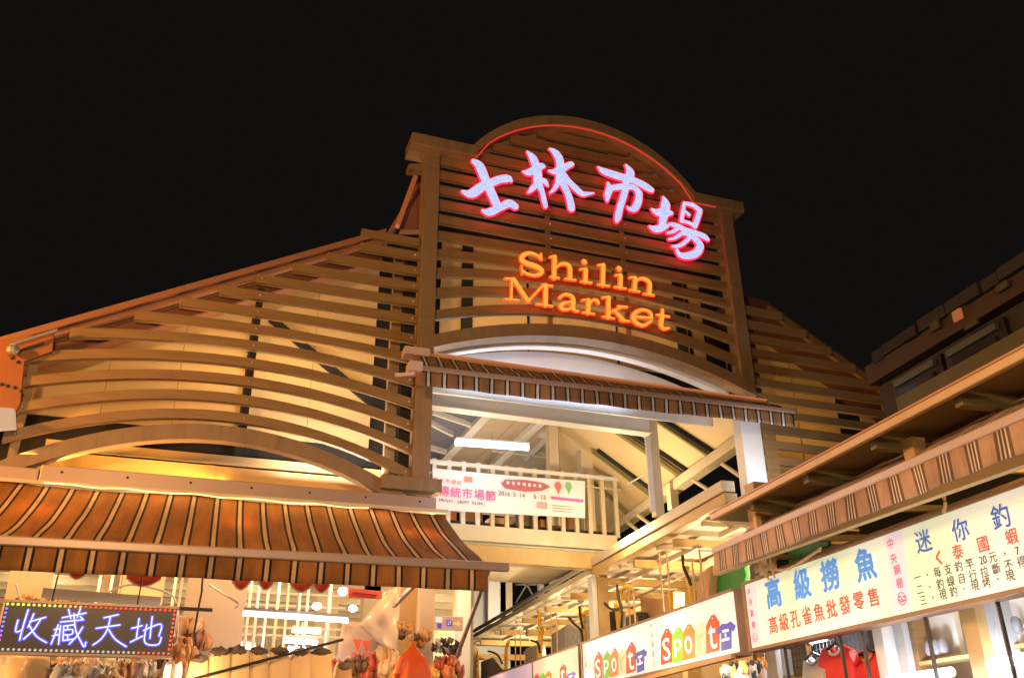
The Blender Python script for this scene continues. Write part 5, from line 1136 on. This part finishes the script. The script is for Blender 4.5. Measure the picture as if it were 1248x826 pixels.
for (xa, xb) in ((1092, 1140), (1156, 1216)):
    f0 = row(xa, 927 - (xa - 300) * 0.578, 9.15); f1 = row(xb, 927 - (xb - 300) * 0.578, 9.15); sa, sb_ = sn(f0)[0], sn(f1)[0]; zz = (f0.z + f1.z) / 2
    q = MB(); q.rbox(sb_ - 0.1, sa + 0.1, 9.17, 9.24, zz - 0.62, zz + 0.10); f = q.build('window', mat('window frame dark', (0.012, 0.010, 0.010), 0.4), sh)
    q = MB(); q.rbox(sb_, sa, 9.10, 9.165, zz - 0.05, zz + 0.05); q.build('pane', GLS, f)
    q = MB(); q.rbox(sb_ + 0.06, sa - 0.06, 9.12, 9.165, zz - 0.5, zz - 0.12); q.build('pane', mat('dark glass', (0.02, 0.016, 0.02), 0.15), f)
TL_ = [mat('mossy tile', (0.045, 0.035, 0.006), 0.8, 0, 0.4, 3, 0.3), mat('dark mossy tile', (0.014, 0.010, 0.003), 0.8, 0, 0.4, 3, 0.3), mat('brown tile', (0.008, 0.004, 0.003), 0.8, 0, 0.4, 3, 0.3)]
s_ = 4.2
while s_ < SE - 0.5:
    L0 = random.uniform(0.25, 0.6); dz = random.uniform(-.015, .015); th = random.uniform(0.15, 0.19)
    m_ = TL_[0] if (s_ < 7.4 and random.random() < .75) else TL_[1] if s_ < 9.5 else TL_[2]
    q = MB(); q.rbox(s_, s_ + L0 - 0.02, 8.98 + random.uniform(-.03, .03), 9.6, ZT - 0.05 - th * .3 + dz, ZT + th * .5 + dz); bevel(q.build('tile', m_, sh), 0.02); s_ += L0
for x_, y_, w_, h_ in ((1167, 384, .16, .15), (1222, 349, .2, .10), (1184, 396, .25, .07), (1140, 397, .18, .13)):
    p = row(x_, y_, 9.0); q = MB(); q.bar(p - S * w_ / 2, p + S * w_ / 2, 0.04, h_); q.build('eave_patch', glow('lit orange window', (0.55, 0.16, 0.04), 0.6) if x_ == 1167 else TL_[0], sh)  # the glowing orange square is a small lit window
# soffit between the eave beam and the awning, with panels
for k in range(7):
    sa = 3.8 + k * 1.5
    q = MB(); q.rbox(sa + 0.015, sa + 1.485, 7.5, 9.9, a1.z + 0.12 + 0.01 * (k % 2), a1.z + 0.15 + 0.01 * (k % 2)); q.build('soffit_panel', mat('olive soffit', (0.30, 0.24, 0.11), 0.6, 0, 0.4, 0.7), sh)
for k in range(6):
    sa = 4.6 + k * 1.6
    q = MB(); q.rbox(sa, sa + 0.12, 7.5, 9.6, a1.z - 0.12, a1.z + 0.05); q.build('soffit_beam', OLIVE, sh)
q = MB(); q.rbox(3.5, 13, 9.7, 9.8, 4.5, a1.z + 0.1); q.build('wall', DK1, sh)
q = MB(); q.rbox(9.2, 9.4, 7.9, 8.1, 4.9, a1.z); q.build('post', OCHRE, sh)
# far-left orange bracket plate and flood light
pl_ = thing('orange_bracket_plate', 'orange lit bracket plate with bolts at the far left roof end', 'bracket', at(20, 520, 14.9))
q = MB(); q.prism([at(x_, y_, 14.93) for x_, y_ in ((-30, 420), (10, 412), (66, 405), (64, 428), (30, 440), (25, 490), (18, 505), (-30, 500))], (0, 0.06, 0)); bevel(q.build('plate', mat('orange plate', (0.30, 0.10, 0.03), 0.5, 0, 0.15, 2), pl_), 0.01)
for x_, y_ in ((15, 436), (22, 441), (9, 470), (18, 472), (26, 476), (2, 468)):
    q = MB(); q.blob(at(x_, y_, 14.92), 0.03, 0.02, 0.03, 8, 5); q.build('bolt', BLACKM, pl_)
q = MB(); q.bar(at(22, 428, 14.9), at(54, 418, 14.9), 0.03, 0.03); q.build('slot', BLACKM, pl_)
q = MB(); q.blob(at(16, 426, 14.8), 0.10, 0.08, 0.09, 10, 7); q.tube([at(12, 420, 14.8), at(70, 402, 14.8)], 0.03, 6); q.build('spot_bracket', SILVER, pl_)
q = MB(); q.prism([at(x_, y_, 14.6) for x_, y_ in ((-30, 494), (17, 497), (18, 519), (-30, 523))], (0, 0.2, 0)); o = bevel(q.build('flood_light', glow('flood light glass', (1.0, 0.60, 0.38), 0.6)), 0.01); tag(o, 'glowing pale flood light cut by the left edge', 'flood light')
